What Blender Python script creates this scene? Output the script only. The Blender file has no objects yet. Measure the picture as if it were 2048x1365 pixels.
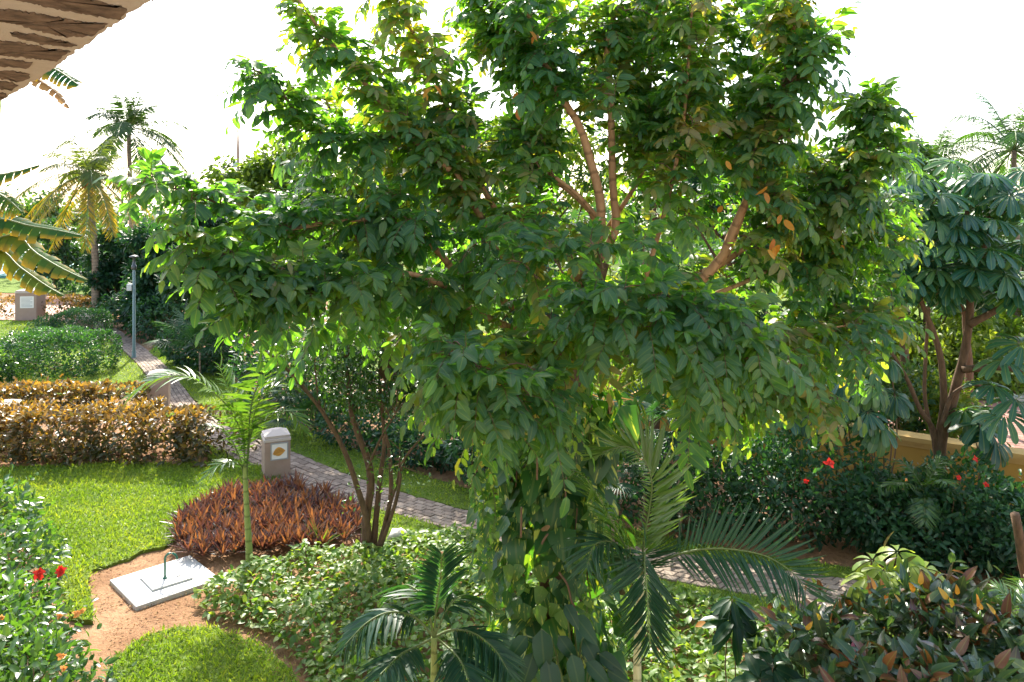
import bpy, math, random
import numpy as np
from mathutils import Vector

# ------------------------------------------------------------------ camera, sky, sun, exposure
F, HY, CH = 1607.0, 400.0, 6.0           # focal length and horizon of the 2048 px photograph, eye height in metres
scene = bpy.context.scene
COL = scene.collection
cam_d = bpy.data.cameras.new('camera'); cam = bpy.data.objects.new('camera', cam_d); COL.objects.link(cam)
cam.location = (0, 0, CH); cam.rotation_euler = (math.radians(90), 0, 0)
cam_d.sensor_width = 36; cam_d.lens = 36 * F / 2048; cam_d.shift_y = -(682.5 - HY) / 2048
cam_d.clip_start = 0.05; cam_d.clip_end = 2000
scene.camera = cam

SUN_AZ, SUN_EL = math.radians(-14), math.radians(41)      # azimuth from straight ahead (minus = left)
world = bpy.data.worlds.new('World'); scene.world = world; world.use_nodes = True
wn, wl = world.node_tree.nodes, world.node_tree.links
wn.clear()
w_out = wn.new('ShaderNodeOutputWorld'); w_bg = wn.new('ShaderNodeBackground'); w_sky = wn.new('ShaderNodeTexSky')
w_hsv = wn.new('ShaderNodeHueSaturation')
w_sky.sky_type = 'NISHITA'; w_sky.sun_disc = False
w_sky.sun_elevation = SUN_EL; w_sky.sun_rotation = SUN_AZ
w_sky.air_density = 1.0; w_sky.dust_density = 2.0; w_sky.ozone_density = 1.0
w_hsv.inputs['Saturation'].default_value = 0.8
wl.new(w_sky.outputs[0], w_hsv.inputs['Color']); wl.new(w_hsv.outputs[0], w_bg.inputs['Color'])
w_bg.inputs['Strength'].default_value = 0.15
wl.new(w_bg.outputs[0], w_out.inputs[0])

sun_d = bpy.data.lights.new('sun', 'SUN'); sun = bpy.data.objects.new('sun', sun_d); COL.objects.link(sun)
sun_d.energy = 3.4; sun_d.angle = math.radians(0.6); sun_d.color = (1.0, 0.93, 0.80)
sun_dir = Vector((math.sin(SUN_AZ) * math.cos(SUN_EL), math.cos(SUN_AZ) * math.cos(SUN_EL), math.sin(SUN_EL)))
sun.rotation_euler = (-sun_dir).to_track_quat('-Z', 'Y').to_euler()
sun.location = sun_dir * 60

scene.view_settings.view_transform = 'Standard'; scene.view_settings.look = 'None'
scene.view_settings.exposure = 1.92; scene.view_settings.gamma = 1.0
scene.render.engine = 'CYCLES'
cy = scene.cycles
cy.max_bounces = 10; cy.diffuse_bounces = 7; cy.glossy_bounces = 3; cy.transmission_bounces = 7
cy.transparent_max_bounces = 8; cy.use_denoising = True
cy.sample_clamp_indirect = 8.0

# ------------------------------------------------------------------ helpers
rng = np.random.default_rng(7)
def seed(s):
    global rng
    rng = np.random.default_rng(s); random.seed(s)
def A(*v): return np.array(v, float)
def at(px, py, Y): return A((px - 1024) / F * Y, Y, CH + (HY - py) / F * Y)
def gp(px, py, z=0.0):
    Y = (CH - z) * F / (py - HY)
    return A((px - 1024) / F * Y, Y, z)
def nz(v): return v / np.maximum(np.linalg.norm(v, axis=-1, keepdims=True), 1e-9)
def rnd(n, a, b): return rng.uniform(a, b, n)
def rdir(n): return nz(rng.normal(size=(n, 3)))
UP = A(0, 0, 1.0)

class MB:
    """collects geometry for one mesh"""
    def __init__(s): s.v = []; s.li = []; s.lt = []; s.uv = []; s.tint = []; s.mi = []; s.n = 0
    def add(s, V, faces, uv=None, tint=0.5, mat=0):
        V = np.asarray(V, float)
        if V.ndim == 2: V = V[None]
        N, nv = V.shape[:2]
        idx = np.array([i for f in faces for i in f], np.int64)
        tot = np.array([len(f) for f in faces], np.int32)
        s.v.append(V.reshape(-1, 3))
        s.li.append((idx[None] + s.n + np.arange(N)[:, None] * nv).ravel())
        s.lt.append(np.tile(tot, N))
        if uv is None: uv = np.zeros((nv, 2))
        uv = np.asarray(uv, float)
        if uv.ndim == 2: s.uv.append(np.tile(uv[idx], (N, 1)))
        else: s.uv.append(uv[:, idx].reshape(-1, 2))
        t = np.broadcast_to(np.asarray(tint, float), (N,)) if np.ndim(tint) < 2 else None
        s.tint.append(np.repeat(t, nv)); s.mi.append(np.full(N * len(faces), mat, np.int32))
        s.n += N * nv
        return s
    def build(s, name, mats, parent=None, smooth=True):
        me = bpy.data.meshes.new(name)
        v = np.concatenate(s.v); li = np.concatenate(s.li).astype(np.int32); lt = np.concatenate(s.lt).astype(np.int32)
        o = bpy.data.objects.new(name, me); COL.objects.link(o)
        if parent is not None:
            o.parent = parent; v = v - ROOT[parent.name]; ROOT[o.name] = ROOT[parent.name]
        else: ROOT[o.name] = np.zeros(3)
        me.vertices.add(len(v)); me.vertices.foreach_set('co', v.ravel().astype(np.float32))
        me.loops.add(len(li)); me.loops.foreach_set('vertex_index', li)
        me.polygons.add(len(lt)); st = np.concatenate([[0], np.cumsum(lt)[:-1]]).astype(np.int32)
        me.polygons.foreach_set('loop_start', st); me.polygons.foreach_set('loop_total', lt)
        me.polygons.foreach_set('material_index', np.concatenate(s.mi))
        me.polygons.foreach_set('use_smooth', np.full(len(lt), smooth, bool))
        a = me.attributes.new('tint', 'FLOAT', 'POINT'); a.data.foreach_set('value', np.concatenate(s.tint).astype(np.float32))
        ul = me.uv_layers.new(name='UVMap'); ul.data.foreach_set('uv', np.concatenate(s.uv).ravel().astype(np.float32))
        me.update(calc_edges=True); me.validate()
        for m in (mats if isinstance(mats, (list, tuple)) else [mats]): me.materials.append(m)
        return o
    # --- shapes
    def box(s, c, size, rz=0.0, mat=0, tint=0.5, bev=0.0, taper=1.0):
        hx, hy, hz = [q / 2 for q in size]
        b = min(bev, hx * .5, hy * .5, hz * .5)
        if b <= 0:
            V = A(*[(sx * hx * (taper if sz > 0 else 1), sy * hy * (taper if sz > 0 else 1), sz * hz) for sz in (-1, 1) for sx, sy in ((-1, -1), (1, -1), (1, 1), (-1, 1))])
            Fc = [(3, 2, 1, 0), (4, 5, 6, 7), (0, 1, 5, 4), (1, 2, 6, 5), (2, 3, 7, 6), (3, 0, 4, 7)]
        else:
            rings = []
            for z, d in ((-hz, b), (-hz + b, 0), (hz - b, 0), (hz, b)):
                k = taper if z > 0 else 1
                x, y = (hx - d) * k, (hy - d) * k
                rings += [(-x, -y, z), (x, -y, z), (x, y, z), (-x, y, z)]
            V = A(*rings); Fc = [(3, 2, 1, 0), (12, 13, 14, 15)]
            for r in range(3):
                for k in range(4): Fc.append((r * 4 + k, r * 4 + (k + 1) % 4, r * 4 + 4 + (k + 1) % 4, r * 4 + 4 + k))
        cs, sn = math.cos(rz), math.sin(rz)
        R = A((cs, sn, 0), (-sn, cs, 0), (0, 0, 1))
        s.add(V @ R + np.asarray(c, float), Fc, V[:, :2], tint, mat); return s
    def tube(s, P, r, n=8, mat=0, tint=0.5, cap=True, wob=0.0):
        P = np.asarray(P, float); m = len(P)
        r = np.broadcast_to(np.asarray(r, float), (m,))
        T = nz(np.gradient(P, axis=0)); ref = A(1, 0, 0) if abs(T[:, 2]).mean() > .6 else UP
        U = nz(np.cross(T, ref)); W = np.cross(T, U)
        a = np.arange(n) * 2 * np.pi / n
        rr = r[:, None] * (1 + (rng.normal(size=(m, n)) * wob if wob else 0))
        V = P[:, None] + rr[..., None] * (np.cos(a)[None, :, None] * U[:, None] + np.sin(a)[None, :, None] * W[:, None])
        Fc = [(i * n + k, i * n + (k + 1) % n, i * n + n + (k + 1) % n, i * n + n + k) for i in range(m - 1) for k in range(n)]
        if cap: Fc += [tuple(range(n - 1, -1, -1)), tuple(range((m - 1) * n, m * n))]
        L = np.concatenate([[0], np.cumsum(np.linalg.norm(np.diff(P, axis=0), axis=1))])
        uv = np.stack([np.tile(a / 6.283, m), np.repeat(L, n)], 1)
        s.add(V.reshape(-1, 3), Fc, uv, tint, mat); return s
    def tubes(s, P, r, n=3, mat=0, tint=0.5):
        """many tubes at once: P (M,S,3), r (S,) or (M,S)"""
        M, S = P.shape[:2]
        r = np.broadcast_to(r, (M, S))
        T = nz(np.gradient(P, axis=1)); U = nz(np.cross(T, A(.31, .2, .93))); W = np.cross(T, U)
        a = np.arange(n) * 2 * np.pi / n
        V = P[:, :, None] + r[..., None, None] * (np.cos(a)[:, None] * U[:, :, None] + np.sin(a)[:, None] * W[:, :, None])
        Fc = [(i * n + k, i * n + (k + 1) % n, i * n + n + (k + 1) % n, i * n + n + k) for i in range(S - 1) for k in range(n)]
        s.add(V.reshape(M, S * n, 3), Fc, None, tint, mat); return s
    def lathe(s, prof, c, n=24, mat=0, tint=0.5):
        a = np.arange(n) * 2 * np.pi / n; c = np.asarray(c, float)
        V = np.concatenate([np.stack([np.cos(a) * r, np.sin(a) * r, np.full(n, z)], 1) for r, z in prof]) + c
        m = len(prof)
        Fc = [(i * n + k, i * n + (k + 1) % n, i * n + n + (k + 1) % n, i * n + n + k) for i in range(m - 1) for k in range(n)]
        Fc += [tuple(range(n - 1, -1, -1)), tuple(range((m - 1) * n, m * n))]
        s.add(V, Fc, None, tint, mat); return s
    def poly(s, pts, z0, z1=None, mat=0, tint=0.5):
        """flat ngon at z0; with z1 a prism from z1 up to z0"""
        p = np.asarray(pts, float)[:, :2]
        if ((p[:, 0] * np.roll(p[:, 1], -1) - np.roll(p[:, 0], -1) * p[:, 1]).sum()) < 0: p = p[::-1]
        n = len(p); top = np.c_[p, np.full(n, z0)]
        if z1 is None: s.add(top, [tuple(range(n))], p, tint, mat)
        else:
            V = np.r_[top, np.c_[p, np.full(n, z1)]]
            s.add(V, [tuple(range(n))] + [(k, n + k, n + (k + 1) % n, (k + 1) % n) for k in range(n)], V[:, :2], tint, mat)
        return s
    def leaves(s, tpl, P, D, N, L, W=1.0, tint=0.5, mat=0):
        """place copies of a leaf template: base P, along D, facing N, length L, width factor W"""
        t, fc, uv = tpl
        P = np.asarray(P, float); n = len(P)
        y = nz(np.broadcast_to(D, (n, 3))); x = nz(np.cross(y, np.broadcast_to(N, (n, 3)))); z = np.cross(x, y)
        L = np.broadcast_to(L, (n,)); Wd = L * np.broadcast_to(W, (n,))
        V = P[:, None] + (t[None, :, 0] * Wd[:, None])[..., None] * x[:, None] + (t[None, :, 1] * L[:, None])[..., None] * y[:, None] + (t[None, :, 2] * L[:, None])[..., None] * z[:, None]
        s.add(V, fc, uv, tint, mat); return s

ROOT = {}
def tag(o, label, cat, group=None, kind=None):
    if label: o['label'] = label
    if cat: o['category'] = cat
    if group: o['group'] = group
    if kind: o['kind'] = kind
    return o
def thing(name, label, cat, loc, group=None):
    o = bpy.data.objects.new(name, None); COL.objects.link(o); o.location = tuple(loc); o.empty_display_size = .2
    ROOT[o.name] = np.asarray(loc, float)
    return tag(o, label, cat, group)
def dup(root, loc, label, group=None):
    r = root.copy(); COL.objects.link(r); r.location = tuple(loc); r['label'] = label
    if group: r['group'] = group
    for ch in list(root.children):
        c = ch.copy(); COL.objects.link(c); c.parent = r
        for g in list(ch.children):
            d = g.copy(); COL.objects.link(d); d.parent = c
    return r
def leaf_t(nseg=4, w=.4, prof=None, fold=.25, droop=.15, wave=0.0, ts=None):
    prof = prof or (lambda t: math.sin(math.pi * t ** .85) ** .8)
    V = [(0, 0, 0)]; uv = [(.5, 0)]
    for j in range(1, nseg):
        t = j / nseg if ts is None else ts[j - 1]; h = prof(t) * w / 2; z = -droop * t * t; k = wave * math.sin(j * 2.6)
        V += [(-h, t, z + fold * h + k), (0, t, z), (h, t, z + fold * h - k)]; uv += [(.5 - prof(t) / 2, t), (.5, t), (.5 + prof(t) / 2, t)]
    V.append((0, 1, -droop)); uv.append((.5, 1)); e = len(V) - 1
    Fc = [(0, 2, 1), (0, 3, 2)]
    for j in range(nseg - 2):
        a = 1 + 3 * j; Fc += [(a, a + 1, a + 4, a + 3), (a + 1, a + 2, a + 5, a + 4)]
    a = e - 3; Fc += [(a, a + 1, e), (a + 1, a + 2, e)]
    return A(*V), Fc, A(*uv)
ov = lambda t: math.sin(math.pi * t ** .75) ** .75
LEAF5 = leaf_t(6, .40, lambda t: math.sin(math.pi * t ** .92) ** .62, .22, .2, .018, (.14, .36, .62, .83, .95))
LEAF4 = leaf_t(4, .42, ov, .28, .18)
LEAF3 = leaf_t(3, .48, None, .3, .15)
LEAF2 = leaf_t(2, .5, None, .3, .1)
LEAF5C = leaf_t(6, .45, lambda t: math.sin(math.pi * t ** .85) ** .6, .12, .4, .03, (.14, .36, .62, .83, .95))
HEART = leaf_t(6, .86, lambda t: (1 - t) ** .62 * min(1, t * 5.5) * 1.25, .16, .22)
BROAD = leaf_t(6, .5, lambda t: math.sin(math.pi * min(1, t + .03) ** .7) ** .7, .2, .25)
OBOV = leaf_t(6, .30, lambda t: min(1, .20 + 1.2 * t ** 1.1) * (1 if t < .85 else .92 if t < .93 else .62), .3, .5, 0, (.2, .45, .7, .9, .975))
STRAP = leaf_t(4, .10, lambda t: (1 - t ** 2.2) * min(1, .55 + t * 3), .35, .25)
SWORD = leaf_t(3, .17, lambda t: (1 - t ** 1.6) * 1.0, .5, .12)
BLADE = leaf_t(2, .15, lambda t: 1.0, .3, .2)

def pip(P, poly):
    x, y = P[:, 0], P[:, 1]; q = np.asarray(poly, float)[:, :2]; r = np.roll(q, -1, 0); ins = np.zeros(len(P), bool)
    for (x1, y1), (x2, y2) in zip(q, r):
        if y1 == y2: continue
        ins ^= ((y1 > y) != (y2 > y)) & (x < (x2 - x1) * (y - y1) / (y2 - y1) + x1)
    return ins
def in_poly(poly, dens):
    q = np.asarray(poly, float)[:, :2]; lo, hi = q.min(0), q.max(0)
    n = int(dens * np.prod(hi - lo)); P = rng.uniform(lo, hi, (n, 2))
    return P[pip(P, q)]
def ground(pxs, z=0.0): return [gp(x, y, z) for x, y in pxs]
def resample(P, n):
    P = np.asarray(P, float); L = np.concatenate([[0], np.cumsum(np.linalg.norm(np.diff(P, axis=0), axis=1))])
    # Catmull-Rom through the points, then even spacing
    Q = np.vstack([2 * P[0] - P[1], P, 2 * P[-1] - P[-2]]); out = []
    for i in range(1, len(Q) - 2):
        t = np.linspace(0, 1, 12, endpoint=False)[:, None]
        p0, p1, p2, p3 = Q[i - 1], Q[i], Q[i + 1], Q[i + 2]
        out.append(.5 * (2 * p1 + (p2 - p0) * t + (2 * p0 - 5 * p1 + 4 * p2 - p3) * t ** 2 + (3 * p1 - p0 - 3 * p2 + p3) * t ** 3))
    C = np.vstack(out + [P[-1:]]); L = np.concatenate([[0], np.cumsum(np.linalg.norm(np.diff(C, axis=0), axis=1))])
    u = np.linspace(0, L[-1], n)
    return np.stack([np.interp(u, L, C[:, k]) for k in range(3)], 1)

# ------------------------------------------------------------------ materials
class NT:
    def __init__(s, name):
        s.m = bpy.data.materials.new(name); s.m.use_nodes = True; s.t = s.m.node_tree; s.t.nodes.clear()
        s.out = s.n('OutputMaterial')
    def n(s, kind, **kw):
        o = s.t.nodes.new('ShaderNode' + kind)
        for k, v in kw.items(): setattr(o, k, v)
        return o
    def l(s, a, b): s.t.links.new(a, b)
    def coord(s, scale, obj=True):
        tc = s.n('TexCoord'); mp = s.n('Mapping'); mp.inputs['Scale'].default_value = scale if isinstance(scale, tuple) else (scale,) * 3
        s.l(tc.outputs['Object' if obj else 'UV'], mp.inputs[0]); return mp.outputs[0]
    def noise(s, co, scale, detail=4, rough=.6):
        x = s.n('TexNoise'); x.inputs['Scale'].default_value = scale; x.inputs['Detail'].default_value = detail; x.inputs['Roughness'].default_value = rough
        s.l(co, x.inputs['Vector']); return x.outputs['Fac']
    def ramp(s, fac, stops):
        r = s.n('ValToRGB'); e = r.color_ramp.elements
        while len(e) < len(stops): e.new(.5)
        for k, (p, c) in zip(e, stops): k.position = p; k.color = (*c, 1)
        s.l(fac, r.inputs[0]); return r.outputs[0]
    def mix(s, fac, a, b, mode='MIX'):
        x = s.n('Mix', data_type='RGBA', blend_type=mode)
        for sock, v in ((x.inputs[0], fac), (x.inputs[6], a), (x.inputs[7], b)):
            if isinstance(v, (int, float)): sock.default_value = v
            elif isinstance(v, tuple): sock.default_value = (*v, 1)
            else: s.l(v, sock)
        return x.outputs[2]
    def math(s, op, a, b=0.0):
        x = s.n('Math', operation=op)
        for i, v in enumerate((a, b)):
            if isinstance(v, (int, float)): x.inputs[i].default_value = v
            else: s.l(v, x.inputs[i])
        return x.outputs[0]
    def bump(s, h, strength, dist=.01):
        b = s.n('Bump'); b.inputs['Strength'].default_value = strength; b.inputs['Distance'].default_value = dist
        s.l(h, b.inputs['Height']); return b.outputs[0]
def leaf_mat(name, stops, trans=.42, tcol=(1.9, 1.75, .55), rough=.42, spec=.5, vein=.5, varieg=None, edge=None):
    t = NT(name); a = t.n('Attribute', attribute_name='tint').outputs['Fac']
    base = t.ramp(a, stops)
    uv = t.n('UVMap').outputs[0]; sep = t.n('SeparateXYZ'); t.l(uv, sep.inputs[0])
    d = t.math('ABSOLUTE', t.math('SUBTRACT', sep.outputs[0], .5))
    big = t.noise(t.coord(1.0), 26, 2)
    base = t.mix(t.math('MULTIPLY', big, .35), base, t.mix(.5, base, (.01, .02, .006)))
    if varieg:
        mp = t.n('Mapping'); mp.inputs['Scale'].default_value = (4.5, 1.1, 1); t.l(uv, mp.inputs[0])
        vs = t.n('VectorMath', operation='ADD'); t.l(mp.outputs[0], vs.inputs[0])
        cm = t.n('CombineXYZ'); t.l(t.math('MULTIPLY', a, 57.0), cm.inputs[0]); t.l(t.math('MULTIPLY', a, 31.0), cm.inputs[1]); t.l(cm.outputs[0], vs.inputs[1])
        nv = t.noise(vs.outputs[0], 1.0, 3)
        base = t.mix(t.ramp(nv, [(.0, (0, 0, 0)), (.58, (0, 0, 0)), (.64, (1, 1, 1)), (1, (1, 1, 1))]), base, varieg)
    if edge: base = t.mix(t.ramp(d, [(0, (0, 0, 0)), (.3, (0, 0, 0)), (.5, (1, 1, 1)), (1, (1, 1, 1))]), base, edge)
    if vein:
        v = t.ramp(d, [(0, (1, 1, 1)), (.03, (1, 1, 1)), (.06, (0, 0, 0)), (1, (0, 0, 0))])
        base = t.mix(t.math('MULTIPLY', v, vein), base, t.mix(.5, base, (.20, .26, .08)))
    p = t.n('BsdfPrincipled'); t.l(base, p.inputs['Base Color'])
    p.inputs['Roughness'].default_value = rough; p.inputs['Specular IOR Level'].default_value = spec
    tr = t.n('BsdfTranslucent'); t.l(t.mix(1.0, base, tcol, 'MULTIPLY'), tr.inputs[0])
    ms = t.n('MixShader'); ms.inputs[0].default_value = trans
    t.l(p.outputs[0], ms.inputs[1]); t.l(tr.outputs[0], ms.inputs[2]); t.l(ms.outputs[0], t.out.inputs[0])
    return t.m
def plain(name, col, rough=.6, spec=.4, var=.25, scale=6, bump=.0, metal=0.0, col2=None, bscale=None, dist=.01):
    t = NT(name); co = t.coord(1.0); nf = t.noise(co, scale, 6)
    c2 = col2 or tuple(c * .55 for c in col)
    base = t.mix(t.math('MULTIPLY', t.ramp(nf, [(.3, (0, 0, 0)), (.7, (1, 1, 1))]), var), col, c2)
    p = t.n('BsdfPrincipled'); t.l(base, p.inputs['Base Color']); p.inputs['Roughness'].default_value = rough
    p.inputs['Specular IOR Level'].default_value = spec; p.inputs['Metallic'].default_value = metal
    if bump: t.l(t.bump(t.noise(co, bscale or scale * 4, 5), bump, dist), p.inputs['Normal'])
    t.l(p.outputs[0], t.out.inputs[0]); return t.m
def bark_mat(name, c1, c2, ring=0.0, scale=14):
    t = NT(name); co = t.coord((1, 1, .35)); nf = t.noise(co, scale, 6, .7)
    base = t.ramp(nf, [(.3, c2), (.65, c1)])
    h = nf
    if ring:
        uv = t.n('UVMap').outputs[0]; sp = t.n('SeparateXYZ'); t.l(uv, sp.inputs[0])
        w = t.math('FRACT', t.math('ADD', t.math('MULTIPLY', sp.outputs[1], ring), t.math('MULTIPLY', nf, .35)))
        base = t.mix(t.math('MULTIPLY', t.ramp(w, [(0, (1, 1, 1)), (.10, (1, 1, 1)), (.2, (0, 0, 0)), (1, (0, 0, 0))]), .55), base, tuple(c * .35 for c in c2))
    p = t.n('BsdfPrincipled'); t.l(base, p.inputs['Base Color']); p.inputs['Roughness'].default_value = .8; p.inputs['Specular IOR Level'].default_value = .2
    t.l(t.bump(h, .5, .02), p.inputs['Normal']); t.l(p.outputs[0], t.out.inputs[0]); return t.m

M = {}
M['tree'] = leaf_mat('tree_leaf', [(0, (.036, .105, .054)), (.45, (.055, .138, .060)), (.75, (.095, .165, .056)), (.9, (.125, .150, .075)), (1, (.185, .165, .09))], .58, (4.3, 4.0, .42), .38, .5, .5)
M['yellow'] = leaf_mat('yellowed_leaf', [(0, (.55, .30, .04)), (.6, (.50, .20, .03)), (1, (.40, .12, .03))], .45, (1.4, 1.1, .5), .5, .3)
M['far'] = leaf_mat('far_leaf', [(0, (.018, .055, .028)), (.5, (.035, .095, .035)), (1, (.085, .145, .035))], .45, (2.4, 2.3, .5), .4, .5, 0)
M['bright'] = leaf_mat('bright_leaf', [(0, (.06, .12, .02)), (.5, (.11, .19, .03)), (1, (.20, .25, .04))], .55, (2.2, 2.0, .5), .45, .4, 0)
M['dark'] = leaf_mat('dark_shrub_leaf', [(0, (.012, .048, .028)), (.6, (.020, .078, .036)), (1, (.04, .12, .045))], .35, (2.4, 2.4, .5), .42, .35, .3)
M['hib'] = leaf_mat('hibiscus_leaf', [(0, (.025, .075, .022)), (.5, (.045, .120, .030)), (1, (.11, .20, .05))], .38, (2.2, 2.2, .5), .25, .7, .3)
M['cover'] = leaf_mat('ground_cover_leaf', [(0, (.05, .125, .03)), (.5, (.11, .22, .042)), (1, (.27, .34, .075))], .45, (2.0, 1.9, .5), .42, .4, .3)
M['pothos'] = leaf_mat('pothos_leaf', [(0, (.022, .085, .026)), (.5, (.048, .145, .032)), (1, (.14, .25, .05))], .40, (2.5, 2.4, .5), .36, .4, .5, (.42, .46, .10))
M['bigdark'] = leaf_mat('philodendron_leaf', [(0, (.012, .050, .026)), (1, (.022, .080, .036))], .35, (2.2, 2.2, .5), .36, .4, .25)
M['scheff'] = leaf_mat('umbrella_tree_leaf', [(0, (.018, .078, .055)), (.6, (.03, .11, .07)), (1, (.075, .16, .06))], .36, (3.0, 3.0, .4), .34, .5, .9)
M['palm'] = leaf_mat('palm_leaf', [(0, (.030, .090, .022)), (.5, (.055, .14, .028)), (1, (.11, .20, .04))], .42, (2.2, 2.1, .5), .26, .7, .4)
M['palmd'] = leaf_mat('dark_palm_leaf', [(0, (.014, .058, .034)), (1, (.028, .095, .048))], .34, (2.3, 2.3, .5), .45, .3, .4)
M['coco'] = leaf_mat('coconut_palm_leaf', [(0, (.06, .11, .02)), (.55, (.12, .16, .03)), (.8, (.30, .26, .03)), (1, (.50, .30, .03))], .5, (1.9, 1.7, .5), .3, .6, .0)
M['cocog'] = leaf_mat('green_coconut_palm_leaf', [(0, (.030, .075, .025)), (1, (.075, .12, .03))], .42, (2.0, 1.9, .5), .3, .6, .0)
M['banana'] = leaf_mat('banana_leaf', [(0, (.015, .065, .03)), (.5, (.035, .10, .025)), (1, (.11, .14, .022))], .42, (2.2, 1.9, .5), .65, .06, .8, None, (.30, .20, .03))
M['copper'] = leaf_mat('copper_leaf', [(0, (.045, .075, .025)), (.45, (.09, .085, .03)), (.7, (.20, .125, .035)), (1, (.38, .27, .06))], .44, (1.7, 1.3, .5), .36, .6, .3)
M['rhoeo'] = leaf_mat('purple_orange_leaf', [(0, (.045, .06, .04)), (.35, (.075, .035, .042)), (.65, (.13, .048, .042)), (1, (.25, .115, .05))], .38, (1.4, 1.15, .7), .35, .55, .0)
M['croton'] = leaf_mat('croton_leaf', [(0, (.025, .070, .034)), (.70, (.045, .11, .05)), (.88, (.05, .085, .04)), (.93, (.09, .035, .03)), (1, (.16, .07, .03))], .35, (2.2, 1.8, .6), .28, .65, .6)
M['crotony'] = leaf_mat('orange_croton_leaf', [(0, (.50, .22, .03)), (1, (.55, .42, .05))], .45, (1.4, 1.2, .5), .35, .5, .5)
M['grass'] = leaf_mat('grass_blade', [(0, (.12, .225, .024)), (.5, (.23, .335, .036)), (1, (.38, .42, .07))], .42, (1.7, 1.6, .5), .5, .35, 0)
M['dry'] = leaf_mat('dry_leaf', [(0, (.30, .17, .08)), (1, (.42, .26, .12))], .35, (1.2, 1.1, .8), .7, .2, .2)
M['bark'] = bark_mat('pale_orange_bark', (.44, .26, .13), (.30, .16, .08), 4.5)
M['bark_d'] = bark_mat('brown_bark', (.17, .105, .06), (.07, .045, .028))
M['bark_g'] = bark_mat('grey_palm_bark', (.32, .25, .18), (.16, .12, .085), 6)
M['bark_s'] = bark_mat('green_palm_stem', (.30, .36, .12), (.20, .27, .07), 5)
M['cream'] = bark_mat('cream_palm_stem', (.52, .50, .28), (.36, .38, .16), 7)
M['stem'] = plain('green_stem', (.12, .17, .05), .5)
M['twig'] = plain('brown_twig', (.16, .10, .05), .7)

def soil_mat():
    t = NT('soil'); co = t.coord(1.0)
    n1 = t.noise(co, .9, 6); n2 = t.noise(co, 9, 8, .7); n3 = t.noise(co, 55, 3)
    c = t.ramp(n1, [(.3, (.23, .125, .065)), (.5, (.33, .19, .105)), (.7, (.41, .25, .145))])
    c = t.mix(t.ramp(n2, [(.48, (0, 0, 0)), (.62, (.55, .55, .55))]), c, (.17, .09, .05))
    c = t.mix(t.ramp(n3, [(.62, (0, 0, 0)), (.70, (.7, .7, .7))]), c, (.12, .08, .05))
    p = t.n('BsdfPrincipled'); t.l(c, p.inputs['Base Color']); p.inputs['Roughness'].default_value = .95; p.inputs['Specular IOR Level'].default_value = .1
    t.l(t.bump(t.math('ADD', n2, t.math('MULTIPLY', n3, .5)), .8, .05), p.inputs['Normal']); t.l(p.outputs[0], t.out.inputs[0]); return t.m
M['soil'] = soil_mat()
M['turf'] = plain('turf', (.14, .20, .03), .9, .1, .6, 5, .6, col2=(.06, .10, .018), bscale=60, dist=.03)
def paver_mat(name, stops):
    t = NT(name); a = t.n('Attribute', attribute_name='tint').outputs['Fac']; co = t.coord(1.0)
    n = t.noise(co, 40, 6, .75); n2 = t.noise(co, 1.3, 5)
    c = t.ramp(a, stops); c = t.mix(t.math('MULTIPLY', n, .55), c, (.10, .085, .07))
    c = t.mix(t.ramp(n2, [(.5, (0, 0, 0)), (.7, (.45, .45, .45))]), c, (.13, .115, .09))
    p = t.n('BsdfPrincipled'); t.l(c, p.inputs['Base Color']); p.inputs['Roughness'].default_value = .8; p.inputs['Specular IOR Level'].default_value = .25
    t.l(t.bump(n, .35, .006), p.inputs['Normal']); t.l(p.outputs[0], t.out.inputs[0]); return t.m
M['paver'] = paver_mat('concrete_paver', [(0, (.24, .175, .13)), (.5, (.35, .265, .20)), (1, (.44, .345, .265))])
M['redpaver'] = paver_mat('red_paver', [(0, (.36, .17, .12)), (.5, (.44, .22, .16)), (1, (.52, .30, .23))])
M['pillar'] = plain('pink_beige_render', (.37, .27, .21), .85, .2, .4, 7, .3, col2=(.30, .20, .145))
M['capstone'] = plain('pale_cap', (.52, .45, .39), .8, .25, .35, 9, .2, col2=(.46, .39, .33))
M['white'] = plain('white_panel', (.80, .78, .72), .6, .4, .1, 8)
M['gold'] = plain('golden_emblem', (.62, .33, .06), .45, .5, .5, 30, col2=(.45, .2, .04))
M['goldd'] = plain('brown_emblem_line', (.32, .14, .03), .5)
M['ink'] = plain('grey_lettering', (.35, .36, .35), .7)
M['concrete'] = plain('pale_concrete', (.58, .58, .57), .75, .3, .6, 3.2, .25, col2=(.42, .40, .37), bscale=50, dist=.004)
M['greenpipe'] = plain('green_pipe', (.012, .13, .085), .35, .5, .25, 30, col2=(.02, .08, .05))
M['lamp'] = plain('grey_green_metal', (.16, .235, .225), .45, .5, .15, 20)
M['lampd'] = plain('dark_lamp_head', (.07, .08, .085), .4, .5)
M['box'] = plain('pale_grey_box', (.55, .58, .58), .5)
M['mast'] = plain('pink_mast', (.34, .20, .15), .6)
M['ochre'] = plain('ochre_render', (.42, .25, .055), .85, .2, .35, 3, .25, col2=(.30, .17, .035), bscale=30)
M['ochrecap'] = plain('ochre_coping', (.50, .33, .11), .8, .2, .4, 6, .2, col2=(.34, .21, .07))
M['kerb'] = plain('pale_kerb', (.66, .62, .56), .85, .2, .3, 5, .2)
M['stone'] = plain('brown_stone', (.23, .18, .13), .9, .15, 1.0, 17, .8, col2=(.085, .07, .055), bscale=60, dist=.008)
M['bounce_wall'] = plain('grey_bounce_render', (.44, .44, .43), .85, .2, .2, 2, col2=(.36, .36, .35))  # neutral grey for the added facade that bounces fill light
M['mortar'] = plain('grey_mortar', (.50, .49, .41), .95, .1, .35, 14, .6, col2=(.40, .39, .32), bscale=60, dist=.01)
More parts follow.
